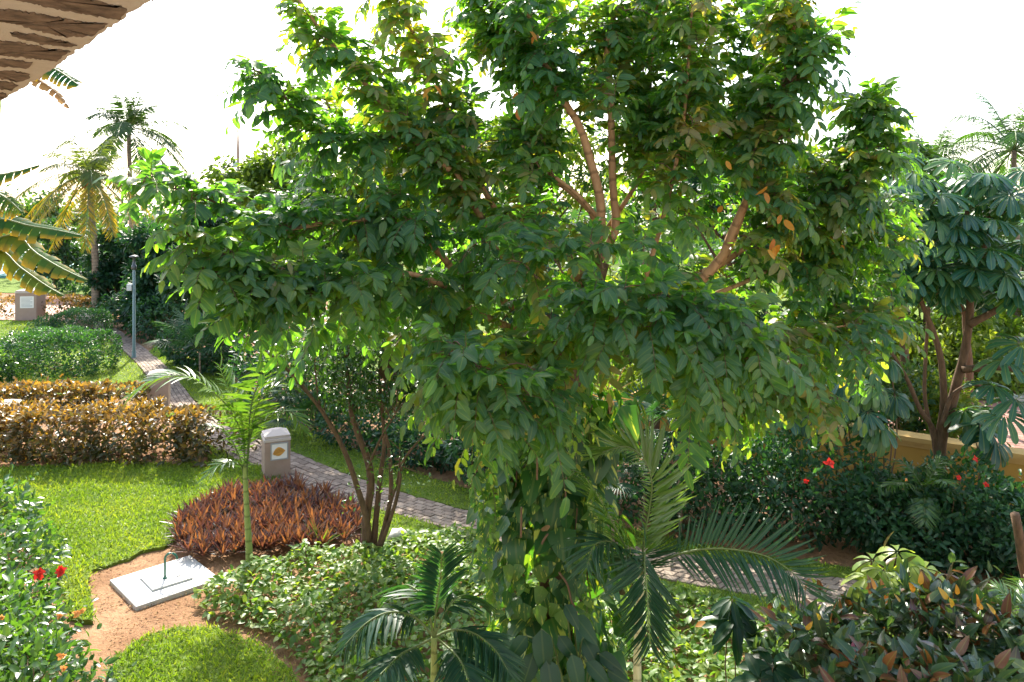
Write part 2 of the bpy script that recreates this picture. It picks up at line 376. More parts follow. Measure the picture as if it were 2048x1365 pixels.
M['terra'] = plain('terracotta_floor', (.52, .34, .26), .8, .2, .3, 4, .1, col2=(.42, .25, .18))
M['teal'] = plain('teal_roof', (.12, .33, .33), .5, .4, .2, 3)
M['pale'] = plain('pale_blue_wall', (.62, .70, .74), .6, .4, .2, 3)
M['shade'] = plain('dark_opening', (.03, .05, .06), .4, .5)
M['roofc'] = plain('orange_roof', (.55, .36, .24), .8)
M['flower_r'] = leaf_mat('red_petal', [(0, (.55, .015, .012)), (1, (.65, .05, .03))], .35, (1.2, 1, 1), .5, .3, 0)
M['flower_o'] = leaf_mat('orange_petal', [(0, (.70, .28, .06)), (1, (.75, .45, .15))], .35, (1.1, 1, 1), .5, .3, 0)
M['pink'] = leaf_mat('pink_leaf', [(0, (.50, .10, .16)), (1, (.55, .16, .20))], .3, (1.1, 1, 1), .4, .4, .4)
M['rock'] = plain('white_rock', (.66, .62, .56), .9, .2, .4, 9, .6)
M['black'] = plain('black_metal', (.02, .02, .02), .5)
M['coconut'] = plain('orange_coconut', (.50, .20, .04), .5, .4, .4, 12)

# ------------------------------------------------------------------ ground, lawns, path, plaza, road
seed(1)
def struct(name, mb, mats, smooth=False):
    o = mb.build(name, mats, None, smooth); o['kind'] = 'structure'; return o
g = MB()
xs = np.concatenate([[-250, -60], np.linspace(-22, 14, 73), [60, 250]]); ys = np.concatenate([[-40, 2], np.linspace(5, 34, 59), [60, 140, 320]])
X, Y = np.meshgrid(xs, ys); Z = .02 * np.sin(X * 2.1 + Y) * np.cos(Y * 1.7) + .012 * np.sin(X * 5.3) * np.sin(Y * 6.1) - .03
V = np.stack([X, Y, Z], -1).reshape(-1, 3); nx = len(xs)
g.add(V, [(j * nx + i, j * nx + i + 1, j * nx + nx + i + 1, j * nx + nx + i) for j in range(len(ys) - 1) for i in range(nx - 1)], V[:, :2])
struct('ground', g, M['soil'], True)

LAWN_A = ground([(-60, 940), (60, 935), (200, 929), (420, 928), (520, 935), (560, 958), (540, 985), (440, 995), (400, 1025), (365, 1060), (345, 1090), (290, 1105), (230, 1127), (185, 1145), (178, 1165), (186, 1210), (190, 1245), (150, 1240), (120, 1170), (60, 1100), (-40, 1000)])
LAWN_B = ground([(228, 1318), (290, 1280), (360, 1262), (430, 1262), (510, 1290), (570, 1330), (605, 1390), (600, 1480), (260, 1480), (215, 1360)])
PU = [(165, 637), (225, 655), (262, 678), (300, 705), (330, 730), (360, 765), (400, 815), (470, 862), (590, 906), (700, 952), (850, 1000), (990, 1037), (1160, 1072), (1330, 1104), (1520, 1133), (1720, 1165), (2048, 1222), (2300, 1270)]
PL = [(120, 645), (200, 668), (232, 690), (258, 712), (284, 740), (308, 775), (335, 820), (400, 880), (520, 945), (640, 988), (770, 1024), (960, 1078), (1150, 1120), (1350, 1165), (1500, 1191), (1640, 1214), (2010, 1295), (2260, 1350)]
U = resample(np.array([gp(*p) for p in PU]), 240); Lw = np.array([gp(*p) for p in PL]); Lr = resample(Lw, 240)
LAWN_C = [gp(x, y + .6) for x, y in PU[3:]][::-1] + ground([(310, 690), (380, 718), (440, 745), (560, 830), (640, 872), (720, 905), (850, 955), (960, 985), (1150, 1035), (1330, 1076), (1500, 1108), (1700, 1140), (2048, 1195), (2300, 1240)])
LAWN_D = ground([(1180, 1128), (1350, 1168), (1500, 1194), (1640, 1217), (2005, 1298), (1900, 1310), (1600, 1250), (1380, 1195), (1200, 1150)])
LAWN_G = ground([(640, 990.5), (770, 1026), (960, 1080), (1150, 1122), (1150, 1150), (990, 1112), (940, 1098), (850, 1092), (770, 1108), (735, 1112), (722, 1060)])
LAWN_E = ground([(-80, 640), (40, 644), (120, 646), (200, 669), (230, 691), (256, 713), (282, 741), (306, 776), (300, 790), (100, 790), (-80, 800)])
LAWN_F = ground([(318, 800), (400, 882), (505, 938), (430, 930), (360, 860), (300, 800)])
def rag(pl, amp):
    q = np.array(pl)[:, :2]; out = []
    for a_, b_ in zip(q, np.roll(q, -1, 0)):
        m = max(1, int(np.linalg.norm(b_ - a_) / .12)); out += [a_ + (b_ - a_) * i / m + rng.normal(size=2) * amp for i in range(m)]
    return out
LAWN_A, LAWN_B, LAWN_C, LAWN_D, LAWN_F, LAWN_G = [rag(x, .028) for x in (LAWN_A, LAWN_B, LAWN_C, LAWN_D, LAWN_F, LAWN_G)]
for nm, pl, h in (('lawn', LAWN_A, .03), ('lawn', LAWN_B, .05), ('lawn', LAWN_C, .03), ('lawn', LAWN_D, .03), ('lawn', LAWN_E, .03), ('lawn', LAWN_F, .04), ('lawn', LAWN_G, .03)):
    struct(nm, MB().poly(pl, h, -.06), M['turf'])
gm = MB()
for pl, h, dens, L in ((LAWN_A, .03, 1500, .085), (LAWN_B, .05, 2300, .075), (LAWN_C, .03, 480, .09), (LAWN_D, .03, 1100, .07), (LAWN_E, .03, 180, .11), (LAWN_F, .04, 700, .09), (LAWN_G, .03, 1100, .08)):
    P = in_poly(pl, dens); P += rng.normal(size=P.shape) * .03; n = len(P)
    patch = .5 + .5 * np.sin(P[:, 0] * 1.9 + 1.3 * np.sin(P[:, 1] * 1.4)) * np.cos(P[:, 1] * 2.3 + P[:, 0])
    D = rng.normal(size=(n, 3)) * .75 + UP * .62; D[:, 2] = np.abs(D[:, 2]) + .05
    gm.leaves(BLADE, np.c_[P, np.full(n, h - .005)], D, rdir(n) + UP, rnd(n, .6, 1.3) * L, rnd(n, .8, 1.8), np.clip(.08 + .5 * patch + rng.normal(size=n) * .22, 0, 1))
tag(gm.build('grass', M['grass']), 'short bright green grass blades on the lawns', 'grass', kind='stuff')
# scattered debris on the soil
dm = MB(); P = in_poly(ground([(170, 1150), (350, 1095), (480, 1180), (620, 1300), (650, 1480), (590, 1400), (420, 1255), (230, 1320)]), 420); P = np.vstack([P, in_poly(LAWN_A, 2), in_poly(LAWN_B, 5)]); n = len(P)
dm.leaves(LEAF2, np.c_[P, np.where(pip(P, LAWN_A) | pip(P, LAWN_B), .06, .0)], rng.normal(size=(n, 3)) * A(1, 1, .25), UP + rdir(n) * .5, .012 + .05 * rnd(n, 0, 1) ** 3, 1.0, rnd(n, 0, 1))
tag(dm.build('leaf_litter', M['dry']), 'dry leaf crumbs scattered on the bare soil', 'leaf litter', kind='stuff')

# paved path: one sheet bed with pavers standing 25 mm proud
pm = MB(); bed = []
nb = 240
Vb = np.concatenate([Lr, U]); Vb[:, 2] = .006
pm.add(Vb, [(i, i + 1, nb + i + 1, nb + i) for i in range(nb - 1)], Vb[:, :2], 0.0, 1)
mid = (U + Lr) / 2; S = np.concatenate([[0], np.cumsum(np.linalg.norm(np.diff(mid, axis=0), axis=1))])
W = np.linalg.norm(U - Lr, axis=1).mean(); rows = max(6, int(round(W / .165))); pl = .235
q = []; tq = []
for r in range(rows):
    s0 = np.arange(-(r % 2) * pl / 2, S[-1] - pl, pl); g_ = .009
    for s_ in s0:
        a, b = max(s_, 0) + g_, s_ + pl - g_; v0, v1 = (r + .055) / rows, (r + .945) / rows
        c = []
        for s__, v in ((a, v0), (b, v0), (b, v1), (a, v1)):
            lo = A(*[np.interp(s__, S, Lr[:, k]) for k in (0, 1)]); hi = A(*[np.interp(s__, S, U[:, k]) for k in (0, 1)])
            c.append(lo + (hi - lo) * v)
        q.append(c); tq.append(rng.uniform(0, 1))
q = np.array(q); n = len(q); z = rnd(n, .018, .030); ctr = q.mean(1, keepdims=True)
top = ctr + (q - ctr) * .94
Vp = np.concatenate([np.concatenate([top, np.broadcast_to(z[:, None, None], (n, 4, 1))], 2), np.concatenate([q, np.broadcast_to((z - .006)[:, None, None], (n, 4, 1))], 2), np.concatenate([q, np.full((n, 4, 1), -.02)], 2)], 1)
pm.add(Vp, [(0, 1, 2, 3)] + [(4 + k, 4 + (k + 1) % 4, (k + 1) % 4, k) for k in range(4)] + [(8 + k, 8 + (k + 1) % 4, 4 + (k + 1) % 4, 4 + k) for k in range(4)], None, np.array(tq))
struct('path', pm, [M['paver'], plain('joint_sand', (.07, .055, .04), .95)])

# far plaza at the end of the path
struct('plaza', MB().poly(ground([(-120, 641), (75, 641), (165, 643), (205, 632), (195, 606), (-120, 606)]), .015), M['terra'])
struct('concrete_walk', MB().poly(ground([(-160, 689), (60, 686), (92, 690), (-160, 697)]), .05, 0), M['kerb'])
# road beyond the wall on the right
rp = MB(); P0 = gp(1640, 905); 
a0, a1, b1, b0 = gp(1560, 880), A(16.5, 15.6, 0), A(24, 20.5, 0), gp(1600, 775)
rp.poly([a0, a1, b1, b0], .004, tint=0.0)
u_, v_ = a1 - a0, b0 - a0; nu, nv_ = int(np.linalg.norm(u_) / .22), int(np.linalg.norm(v_) / .22)
I, J = np.meshgrid(np.arange(nu), np.arange(nv_)); I = I.ravel() + .5 * (J.ravel() % 2); J = J.ravel(); n = len(I)
C = a0[None] + (I / nu)[:, None] * u_ + (J / nv_)[:, None] * v_ * 1.0
e1, e2 = u_ / nu * .44, v_ / nv_ * .44
Q = np.stack([C - e1 - e2, C + e1 - e2, C + e1 + e2, C - e1 + e2], 1); Q[..., 2] = .012
rp.add(Q, [(0, 1, 2, 3)], None, rnd(n, 0, 1))
struct('road', rp, M['redpaver'])
struct('kerb', MB().poly([gp(1600, 770), A(24, 20.6, 0), A(24, 21.0, 0), gp(1600, 762)], .12, 0), M['kerb'])

# ------------------------------------------------------------------ overhanging stone arch, top left
seed(2)
def sof(px, py, z=6.62):
    Y = (z - CH) * F / (HY - py); return A((px - 1024) / F * Y, Y, z)
arch = thing('stone_overhang', 'rough brown stone arch underside with pale mortar bands overhead', 'stone arch', sof(150, 100))
ed = []
pts_e = [(430, -75), (305, 0), (268, 22), (235, 46), (200, 68), (165, 97), (140, 112), (118, 130), (97, 145), (70, 162), (40, 180), (10, 198), (-60, 232), (-160, 262)]
for (x0, y0), (x1, y1) in zip(pts_e[:-1], pts_e[1:]):
    for k in range(6):
        f = k / 6; ed.append(sof(x0 + (x1 - x0) * f + rng.normal() * 1.6, y0 + (y1 - y0) * f + rng.normal() * 1.6))
ed = np.array(ed); back = A(-7, -1.7, 6.62), A(-1.2, -1.7, 6.62)
mbx = MB(); poly = np.vstack([ed, A(-7, 4.4, 6.62)[None], back[0][None], back[1][None]])
mbx.poly(poly, 7.1, 6.62)
pb = poly[::-1] if ((poly[:, 0] * np.roll(poly[:, 1], -1) - np.roll(poly[:, 0], -1) * poly[:, 1]).sum()) > 0 else poly
mbx.add(np.c_[pb[:, :2], np.full(len(pb), 6.62)], [tuple(range(len(pb)))])
mbx.build('mortar_bed', M['mortar'], arch, False)
sb = MB()
bricks = [[(-60, -60), (40, -40), (170, -6), (270, 20), (255, 42), (190, 32), (120, 20), (40, 2), (-60, -20)],
          [(280, -10), (400, -70), (340, -22), (300, 4)],
          [(-60, 10), (30, 18), (100, 30), (175, 44), (228, 47), (200, 72), (140, 76), (70, 62), (20, 45), (-60, 34)],
          [(13, 63), (60, 66), (110, 77), (162, 91), (150, 94), (90, 88), (40, 77), (14, 68)],
          [(-60, 78), (20, 80), (60, 87), (110, 98), (152, 101), (122, 124), (70, 118), (20, 112), (-60, 108)],
          [(-60, 116), (30, 118), (72, 126), (58, 137), (20, 134), (-60, 132)],
          [(-60, 140), (30, 141), (66, 148), (64, 158), (40, 164), (0, 158), (-60, 150)],
          [(-60, 160), (20, 162), (42, 170), (30, 180), (-60, 176)], [(-60, 182), (14, 184), (18, 192), (-20, 208), (-60, 206)],
          [(-60, -130), (120, -90), (250, -40), (330, -45), (290, -100), (100, -180), (-60, -200)]]
for b in bricks:
    b = np.array(b, float); n = len(b); out = []
    for k in range(n):
        p, q_ = b[k], b[(k + 1) % n]; m = max(2, int(np.linalg.norm(q_ - p) / 5))
        for i in range(m):
            w = p + (q_ - p) * i / m + rng.normal(size=2) * 1.2; w[1] = min(w[1], 372); out.append(sof(*w))
    out = np.array(out); c = out.mean(0); out[:, :2] = c[:2] + (out - c)[:, :2] * .93; lo = c + (out - c) * .955
    m = len(out); V = np.r_[np.c_[out[:, :2], np.full(m, 6.625)], np.c_[lo[:, :2], np.full(m, 6.615)], np.c_[c[:2][None], 6.615]]
    sb.add(V, [(k, (k + 1) % m, m + (k + 1) % m, m + k) for k in range(m)] + [(m + k, m + (k + 1) % m, 2 * m) for k in range(m)])
sb.build('stone_course', M['stone'], arch, False)
fa = MB()  # unseen building front behind the camera, added to bounce sunlight onto the trees
for x0 in range(-42, 43, 6):
    fa.box(A(x0, -2.0, 5.5), (3.6, .5, 11.2), 0, tint=.5)
    for z0 in (.5, 3.9, 7.3, 10.6): fa.box(A(x0 + 3, -2.02, z0), (2.4, .42, 1.3), 0)
fa.build('unseen_bounce_facade', M['bounce_wall'], arch, False)

# ------------------------------------------------------------------ pillars
def pillar(c, h, w, rz):
    t = thing('stone_pillar', 'pillar', 'pillar', c)
    b = MB(); b.box(c + A(0, 0, (h - .2) / 2), (w, w, h - .2), rz, bev=.012); b.build('shaft', M['pillar'], t, False)
    k = MB(); k.box(c + A(0, 0, h - .16), (w + .025, w + .025, .07), rz, bev=.01); k.box(c + A(0, 0, h - .095), (w - .02, w - .02, .05), rz)
    hx = w / 2 - .0; cs, sn = math.cos(rz), math.sin(rz)
    V = A((-hx, -hx, 0), (hx, -hx, 0), (hx, hx, 0), (-hx, hx, 0), (-.08, -.08, .09), (.08, -.08, .09), (.08, .08, .09), (-.08, .08, .09)) @ A((cs, sn, 0), (-sn, cs, 0), (0, 0, 1)) + c + A(0, 0, h - .07)
    k.add(V, [(3, 2, 1, 0), (4, 5, 6, 7), (0, 1, 5, 4), (1, 2, 6, 5), (2, 3, 7, 6), (3, 0, 4, 7)])
    k.build('cap', M['capstone'], t, False)
    return t
def face(c, w, rz, u, z, off):      # a point on the camera-side face of a pillar
    cs, sn = math.cos(rz), math.sin(rz)
    return c + A(cs * u + sn * (w / 2 + off), sn * u - cs * (w / 2 + off), z)
PG = 'short stone pillars along the paths'
c = gp(545, 957); c = A(c[0], c[1] + .25, 0); RZ = math.radians(24)
p1 = pillar(c, .98, .54, RZ); tag(p1, 'near pink stone pillar with golden emblem tile behind the young palm', 'pillar', PG)
pq = MB()
def plate(mb, c, w, rz, u0, u1, z0, z1, off, th=.012, mat=0):
    a = [face(c, w, rz, u, z, o) for o in (off - th, off) for u, z in ((u0, z0), (u1, z0), (u1, z1), (u0, z1))]
    mb.add(np.array(a), [(4, 5, 6, 7), (0, 1, 5, 4), (1, 2, 6, 5), (2, 3, 7, 6), (3, 0, 4, 7)], None, .5, mat)
def outline(mb, c, w, rz, pts, off, mat=0):
    a = np.array([face(c, w, rz, u, z, o) for o in (off, off - .006) for u, z in pts]); n = len(pts)
    mb.add(a, [tuple(range(n))] + [(k, n + k, n + (k + 1) % n, (k + 1) % n) for k in range(n)], None, .5, mat)
plate(pq, c, .54, RZ, -.125, .195, .42, .74, .012); tile = pq.build('emblem_tile', M['white'], p1, False)
fr = MB()
for u0, u1, z0, z1 in ((-.15, .22, .74, .765), (-.15, .22, .395, .42), (-.15, -.125, .42, .74), (.195, .22, .42, .74)): plate(fr, c, .54, RZ, u0, u1, z0, z1, .02, .02)
fr.build('tile_frame', M['ink'], tile, False)
em = MB(); tt = np.linspace(0, 1, 14)
shell = [(-.105 + .265 * t, .53 + .055 * t + .115 * math.sin(math.pi * t ** .8)) for t in tt] + [(-.105 + .265 * t, .53 + .055 * t - .075 * math.sin(math.pi * t ** 1.1)) for t in tt[::-1]]
outline(em, c, .54, RZ, shell, .018)
for k in range(3):
    s_ = [(-.08 + .2 * t, .535 + .03 * (k - 1) + .055 * t + .03 * math.sin(3.1 * t) + .004) for t in tt] + [(-.08 + .2 * t, .535 + .03 * (k - 1) + .055 * t + .03 * math.sin(3.1 * t) - .004) for t in tt[::-1]]
    outline(em, c, .54, RZ, s_, .022, 1)
em.build('shell_emblem', [M['gold'], M['goldd']], tile, False)
def pil_at(px, ytop, h, label, w=.56, rz=.3):
    Y = (CH - h) * F / (ytop - HY); c_ = A((px - 1024) / F * Y, Y, 0)
    return tag(pillar(c_, h, w, rz), label, 'pillar', PG), c_
pil_at(318, 741, 1.06, 'pillar with pale cap beside the path bend, behind palm frond')
pil_at(17, 802, 1.06, 'pillar whose pale cap shows above the copper hedge at left edge')
pil_at(170, 629, 1.06, 'far pillar whose cap peeks over the clipped round shrub')
p5, c5 = pil_at(61, 577, 1.55, 'tall far pillar with white text panel at the plaza', 1.0, .12)
pq = MB(); plate(pq, c5, 1.0, .12, -.26, .38, .62, 1.2, .015); tp = pq.build('text_panel', M['white'], p5, False)
tl = MB()
for k in range(8): plate(tl, c5, 1.0, .12, -.2, .32 - .1 * (k % 3 == 2), .68 + k * .062, .70 + k * .062, .018, .004)
tl.build('text_line', M['ink'], tp, False)

# ------------------------------------------------------------------ manhole slab, hatch, hose hook
z = .035
Aq, Bq, Cq = gp(219, 1160, z), gp(272, 1214, z), gp(440, 1157, z)
Dq = Aq + Cq - Bq
slab = tag(MB().poly([Aq, Bq, Cq, Dq], z, -.06).build('concrete_slab', M['concrete'], None, False), 'white concrete slab set in bare soil beside the lawn', 'slab')
slab_b = slab.modifiers.new('bevel', 'BEVEL'); slab_b.width = .012; slab_b.segments = 2
h0, h1, h2 = gp(305, 1180, z + .03), gp(280, 1154, z + .03), gp(386, 1155, z + .03)
hat = tag(MB().poly([h0, h1, h1 + h2 - h0, h2], z + .03, z + .002).build('hatch_cover', M['concrete'], None, False), 'square raised concrete lid lying on the white slab', 'hatch')
hb = hat.modifiers.new('bevel', 'BEVEL'); hb.width = .006; hb.segments = 2
MB().box(gp(357, 1152, z + .034), (.05, .03, .012), .5).build('lifting_hole', M['black'], hat, False)
b0 = gp(330, 1157, z + .03); hk = [b0, b0 + A(0, 0, .15), b0 + A(0, 0, .30)]
for k in range(1, 10):
    a = math.pi * k / 10 * 1.12; hk.append(b0 + A(.095 * (1 - math.cos(a)), 0, .30 + .095 * math.sin(a)))
hookm = MB().tube(np.array(hk), .017, 10)
hook = tag(hookm.build('pipe_hook', M['greenpipe']), 'dark green bent pipe hooking over the concrete lid', 'pipe')
MB().lathe([(.035, 0), (.035, .012), (.022, .02)], b0, 14).build('flange', M['greenpipe'], hook)
rk = MB(); tt = rdir(60)
def rock(px, py, r, label, mat='rock'):
    c = gp(px, py); mb = MB(); n, m = 10, 7; V = []
    for j in range(m):
        for i in range(n):
            th, ph = math.pi * (j + .5) / m, 2 * math.pi * i / n
            k = r * (1 + .18 * math.sin(3 * ph + j) + rng.normal() * .06); V.append(c + A(math.sin(th) * math.cos(ph) * k, math.sin(th) * math.sin(ph) * k * .8, math.cos(th) * k * .7 + r * .35))
    mb.add(np.array(V), [(j * n + i, (j + 1) * n + i, (j + 1) * n + (i + 1) % n, j * n + (i + 1) % n) for j in range(m - 1) for i in range(n)] + [tuple(range(n)), tuple(range((m - 1) * n, m * n))[::-1]])
    return tag(mb.build('rock', M[mat]), label, 'rock')
rock(797, 1082, .19, 'white rock between ground cover and paved path')

# ------------------------------------------------------------------ lamp post, mast, garden spike light
b = gp(268, 716); t = thing('lamp_post', 'slim grey green lamp post beside the paved path', 'lamp post', b)
H = 3.9; MB().lathe([(.11, 0), (.11, .03), (.075, .05), (.075, .25), (.056, .28), (.050, H - .55), (.04, H - .54)], b, 16).build('pole', M['lamp'], t)
MB().lathe([(.075, 0), (.095, .02), (.095, .16), (.06, .18), (.045, .42), (.055, .43)], b + A(0, 0, H - .55), 16).build('lamp_collar', M['lampd'], t)
MB().lathe([(.06, 0), (.16, .04), (.17, .07), (.11, .10), (.03, .12)], b + A(0, 0, H - .12), 20).build('lamp_shade', M['lampd'], t)
MB().box(b + A(-.14, -.04, 2.68), (.18, .14, .26), 0, bev=.015).build('junction_box', M['box'], t, False)
m0 = at(476, 398, 70); t = thing('radio_mast', 'thin pink mast with small boxes rising above far trees', 'mast', A(m0[0], 70, 0))
top = at(476, 250, 70)[2]
MB().tube(np.array([A(m0[0], 70, 0), A(m0[0], 70, top - 2.2), A(m0[0], 70, top)]), [.16, .12, .06], 8).build('pole', M['mast'], t)
bx = at(471, 329, 70); MB().box(bx, (.42, .35, .55), 0).box(bx + A(.15, 0, -.5), (.25, .25, .2), 0).build('equipment_box', M['box'], t, False)
sp = gp(21, 687); t = tag(MB().tube(np.array([sp, sp + A(0, 0, .35)]), .02, 8).build('spike_light', M['black']), 'small black spike light on the far left lawn', 'garden light')
MB().lathe([(.05, 0), (.08, .03), (.08, .16), (.04, .2)], sp + A(.03, 0, .33), 12).build('lamp_head', M['black'], t)

# ------------------------------------------------------------------ wall on the right, low plaza wall, far buildings
def wallseg(mb, p, q, z0, z1, th, mat=0):
    p, q = np.asarray(p, float)[:2], np.asarray(q, float)[:2]; d = nz(q - p); nrm = A(-d[1], d[0]) * th / 2
    V = [(*(p - nrm), z0), (*(q - nrm), z0), (*(q + nrm), z0), (*(p + nrm), z0)]; V += [(x, y, z1) for x, y, _ in V]
    mb.add(A(*V), [(3, 2, 1, 0), (4, 5, 6, 7), (0, 1, 5, 4), (1, 2, 6, 5), (2, 3, 7, 6), (3, 0, 4, 7)], None, .5, mat)
w0, w1 = A(13.5, 12.2), A(3.0, 19.7)
yw = thing('boundary_wall', 'ochre yellow rendered garden wall with moulded coping below the road', 'wall', A(*w0, 0))
mb = MB(); wallseg(mb, w0, w1, -.1, 1.08, .22); mb.build('wall_face', M['ochre'], yw, False)
mb = MB(); wallseg(mb, w0, w1, 1.08, 1.14, .28); wallseg(mb, w0, w1, 1.14, 1.20, .34); wallseg(mb, w0, w1, 1.20, 1.29, .42); mb.build('coping', M['ochrecap'], yw, False)
lw = thing('plaza_kerb_wall', 'low terracotta wall curving round the far plaza', 'wall', gp(120, 612))
mb = MB()
pw = [gp(90, 608), gp(130, 608.5), gp(165, 610), gp(195, 617), gp(212, 628)]
for p, q in zip(pw[:-1], pw[1:]): wallseg(mb, p, q, 0, .42, .3)
mb.build('wall_face', M['terra'], lw, False)
pv = thing('pool_pavilion', 'pale blue pavilion with teal roofs beyond the plaza', 'pavilion', A(-42, 62, 0))
def pbx(px0, px1, py0, py1, Yd, d=4): 
    a, b_ = at(px0, py1, Yd), at(px1, py0, Yd); return (a + b_) / 2 + A(0, d / 2, 0), (b_[0] - a[0], d, b_[2] - a[2])
mb = MB(); mb.box(*pbx(20, 88, 545, 585, 62)); mb.box(*pbx(-90, 20, 552, 600, 63)); mb.build('wall', M['pale'], pv, False)
mb = MB(); mb.box(*pbx(-90, 150, 588, 609, 60, 3)); mb.build('dark_bay', M['shade'], pv, False)
def roof(pts, Yd, dep, mat, th=.2):
    mb = MB(); V = []
    for dz in (0, -th):
        for (x, y), dy in zip(pts, (0, 0, dep, dep)): V.append(at(x, y, Yd) + A(0, dy, dz))
    mb.add(np.array(V), [(0, 1, 2, 3), (7, 6, 5, 4), (0, 4, 5, 1), (1, 5, 6, 2), (2, 6, 7, 3), (3, 7, 4, 0)]); return mb
roof([(70, 590), (112, 589), (90, 580), (74, 579)], 59, 3, 0).build('roof', M['teal'], pv, False)
roof([(10, 580), (62, 580), (44, 566), (8, 566)], 59.5, 3, 0).build('roof', M['teal'], pv, False)
roof([(-90, 552), (95, 552), (80, 538), (-90, 538)], 61.5, 5, 0).build('roof', M['teal'], pv, False)
hb_ = thing('distant_house', 'distant house with orange tiled roof just above the trees', 'house', A(-33, 90, 0))
mb = MB(); mb.box(*pbx(395, 470, 412, 500, 90, 8)); mb.build('wall', M['white'], hb_, False)
mb = MB(); mb.box(*pbx(390, 475, 404, 412, 89.6, 9)); mb.build('roof', M['roofc'], hb_, False)

# ------------------------------------------------------------------ plants: builders
def compound(mb, P, D, L, K, tint, tpl, ll, g=1.2, wf=1.0, mat=0, smat=1, tilt=.85, hang=.06, t0=.2):
    """pinnate leaves: base P, start direction D, length L, K pairs of leaflets and one at the tip"""
    P = np.asarray(P); D = nz(np.asarray(D)); n = len(P); g = g * rnd(n, .6, 1.6)[:, None]; hang = hang + rnd(n, -.05, .35)[:, None]; L = np.broadcast_to(L, (n,)); ll = np.broadcast_to(ll, (n,))
    tp = lambda t: P + L[:, None] * (t * D - .5 * g * t * t * UP)
    td = lambda t: nz(D - g * t * UP)
    ts = np.linspace(0, 1, 5)
    mb.tubes(np.stack([tp(t) for t in ts], 1), np.linspace(.0042, .0016, 5), 3, smat, tint)
    for k in range(K + 1):
        t = t0 + (1 - t0) * k / K; p, d = tp(t), td(t)
        S = np.cross(d, UP + .25 * rdir(n)); S = nz(S); N = nz(np.cross(S, d))
        sz = ll * (.72 + .28 * math.sin(math.pi * (.15 + .7 * t)))
        for side in ((-1, 1) if k < K else (0,)):
            if side: dr = side * S * tilt + d * (1.0 - .45 * tilt) - UP * hang
            else: dr = d - UP * hang * .5
            dr = dr + rng.normal(size=(n, 3)) * .16
            nn = N + side * S * .12 - UP * 0 + A(0, -.22, 0) + rng.normal(size=(n, 3)) * .32
            mb.leaves(tpl if (k + side) % 3 else LEAF5C, p + side * S * .004, dr, nn, sz * rnd(n, .68, 1.2), wf * rnd(n, .82, 1.15), np.clip(tint + rng.normal(size=n) * .13, 0, 1), mat)

def near_on(polys, C):
    best = None
    for i, P in enumerate(polys):
        d = np.linalg.norm(P - C, axis=1) + np.linspace(.3, 0, len(P)); k = int(d.argmin())
        if best is None or d[k] < best[0]: best = (d[k], i, k)
    return polys[best[1]][best[2]]

def frond(path, ll, n, vang=.55, hang=.35, wf=1.0, tpl=STRAP, fwd=.55, tint=(.2, .8), up=None, t0=.12, prof=None, ragged=0.0, r0=.012, drop=0.0, sides=(1, 1)):
    """one pinnate palm frond along a path, as a mesh collector: leaflets mat 0, midrib mat 1"""
    mb = MB(); P = resample(path, 40); T = nz(np.gradient(P, axis=0))
    mb.tube(P, np.linspace(r0, r0 * .25, 40), 6, 1)
    t = np.linspace(t0, 1, n); prof = prof or (lambda t: (.35 + .65 * np.sin(np.pi * np.clip((t - t0) / (1 - t0) * .86 + .1, 0, 1)) ** .7))
    for side in (-1, 1):
        tj = np.clip(t + rng.normal(size=n) * .004, 0, 1); x = tj * 39; i = np.minimum(x.astype(int), 38); f = (x - i)[:, None]
        p = P[i] * (1 - f) + P[i + 1] * f; d = nz(T[i] * (1 - f) + T[i + 1] * f)
        u = UP if up is None else np.asarray(up)
        S = nz(np.cross(d, u)); N = nz(np.cross(S, d)); fw = fwd + .9 * tj[:, None] ** 3
        dr = nz(side * S + d * fw + N * vang) - UP * (hang * (.6 + .8 * rnd(n, 0, 1)))[:, None] + rng.normal(size=(n, 3)) * (.05 + ragged)
        keep = rnd(n, 0, 1) > drop
        mb.leaves(tpl, p[keep], dr[keep], (N - side * S * .6 + rng.normal(size=(n, 3)) * .15)[keep], ((ll * sides[(side + 1) // 2]) * prof(tj) * rnd(n, .88, 1.1))[keep], wf * rnd(n, .85, 1.15)[keep], rnd(n, *tint)[keep])
    return mb
def arc(base, d, L, g, n=9):
    d = nz(np.asarray(d, float)); t = np.linspace(0, 1, n)[:, None]
    return base + L * (t * d - .5 * g * t * t * UP)
def pw(pts, Y0, Y1=None):
    Y1 = Y0 if Y1 is None else Y1; n = len(pts)
    return np.array([at(x, y, Y0 + (Y1 - Y0) * i / max(1, n - 1)) for i, (x, y) in enumerate(pts)])

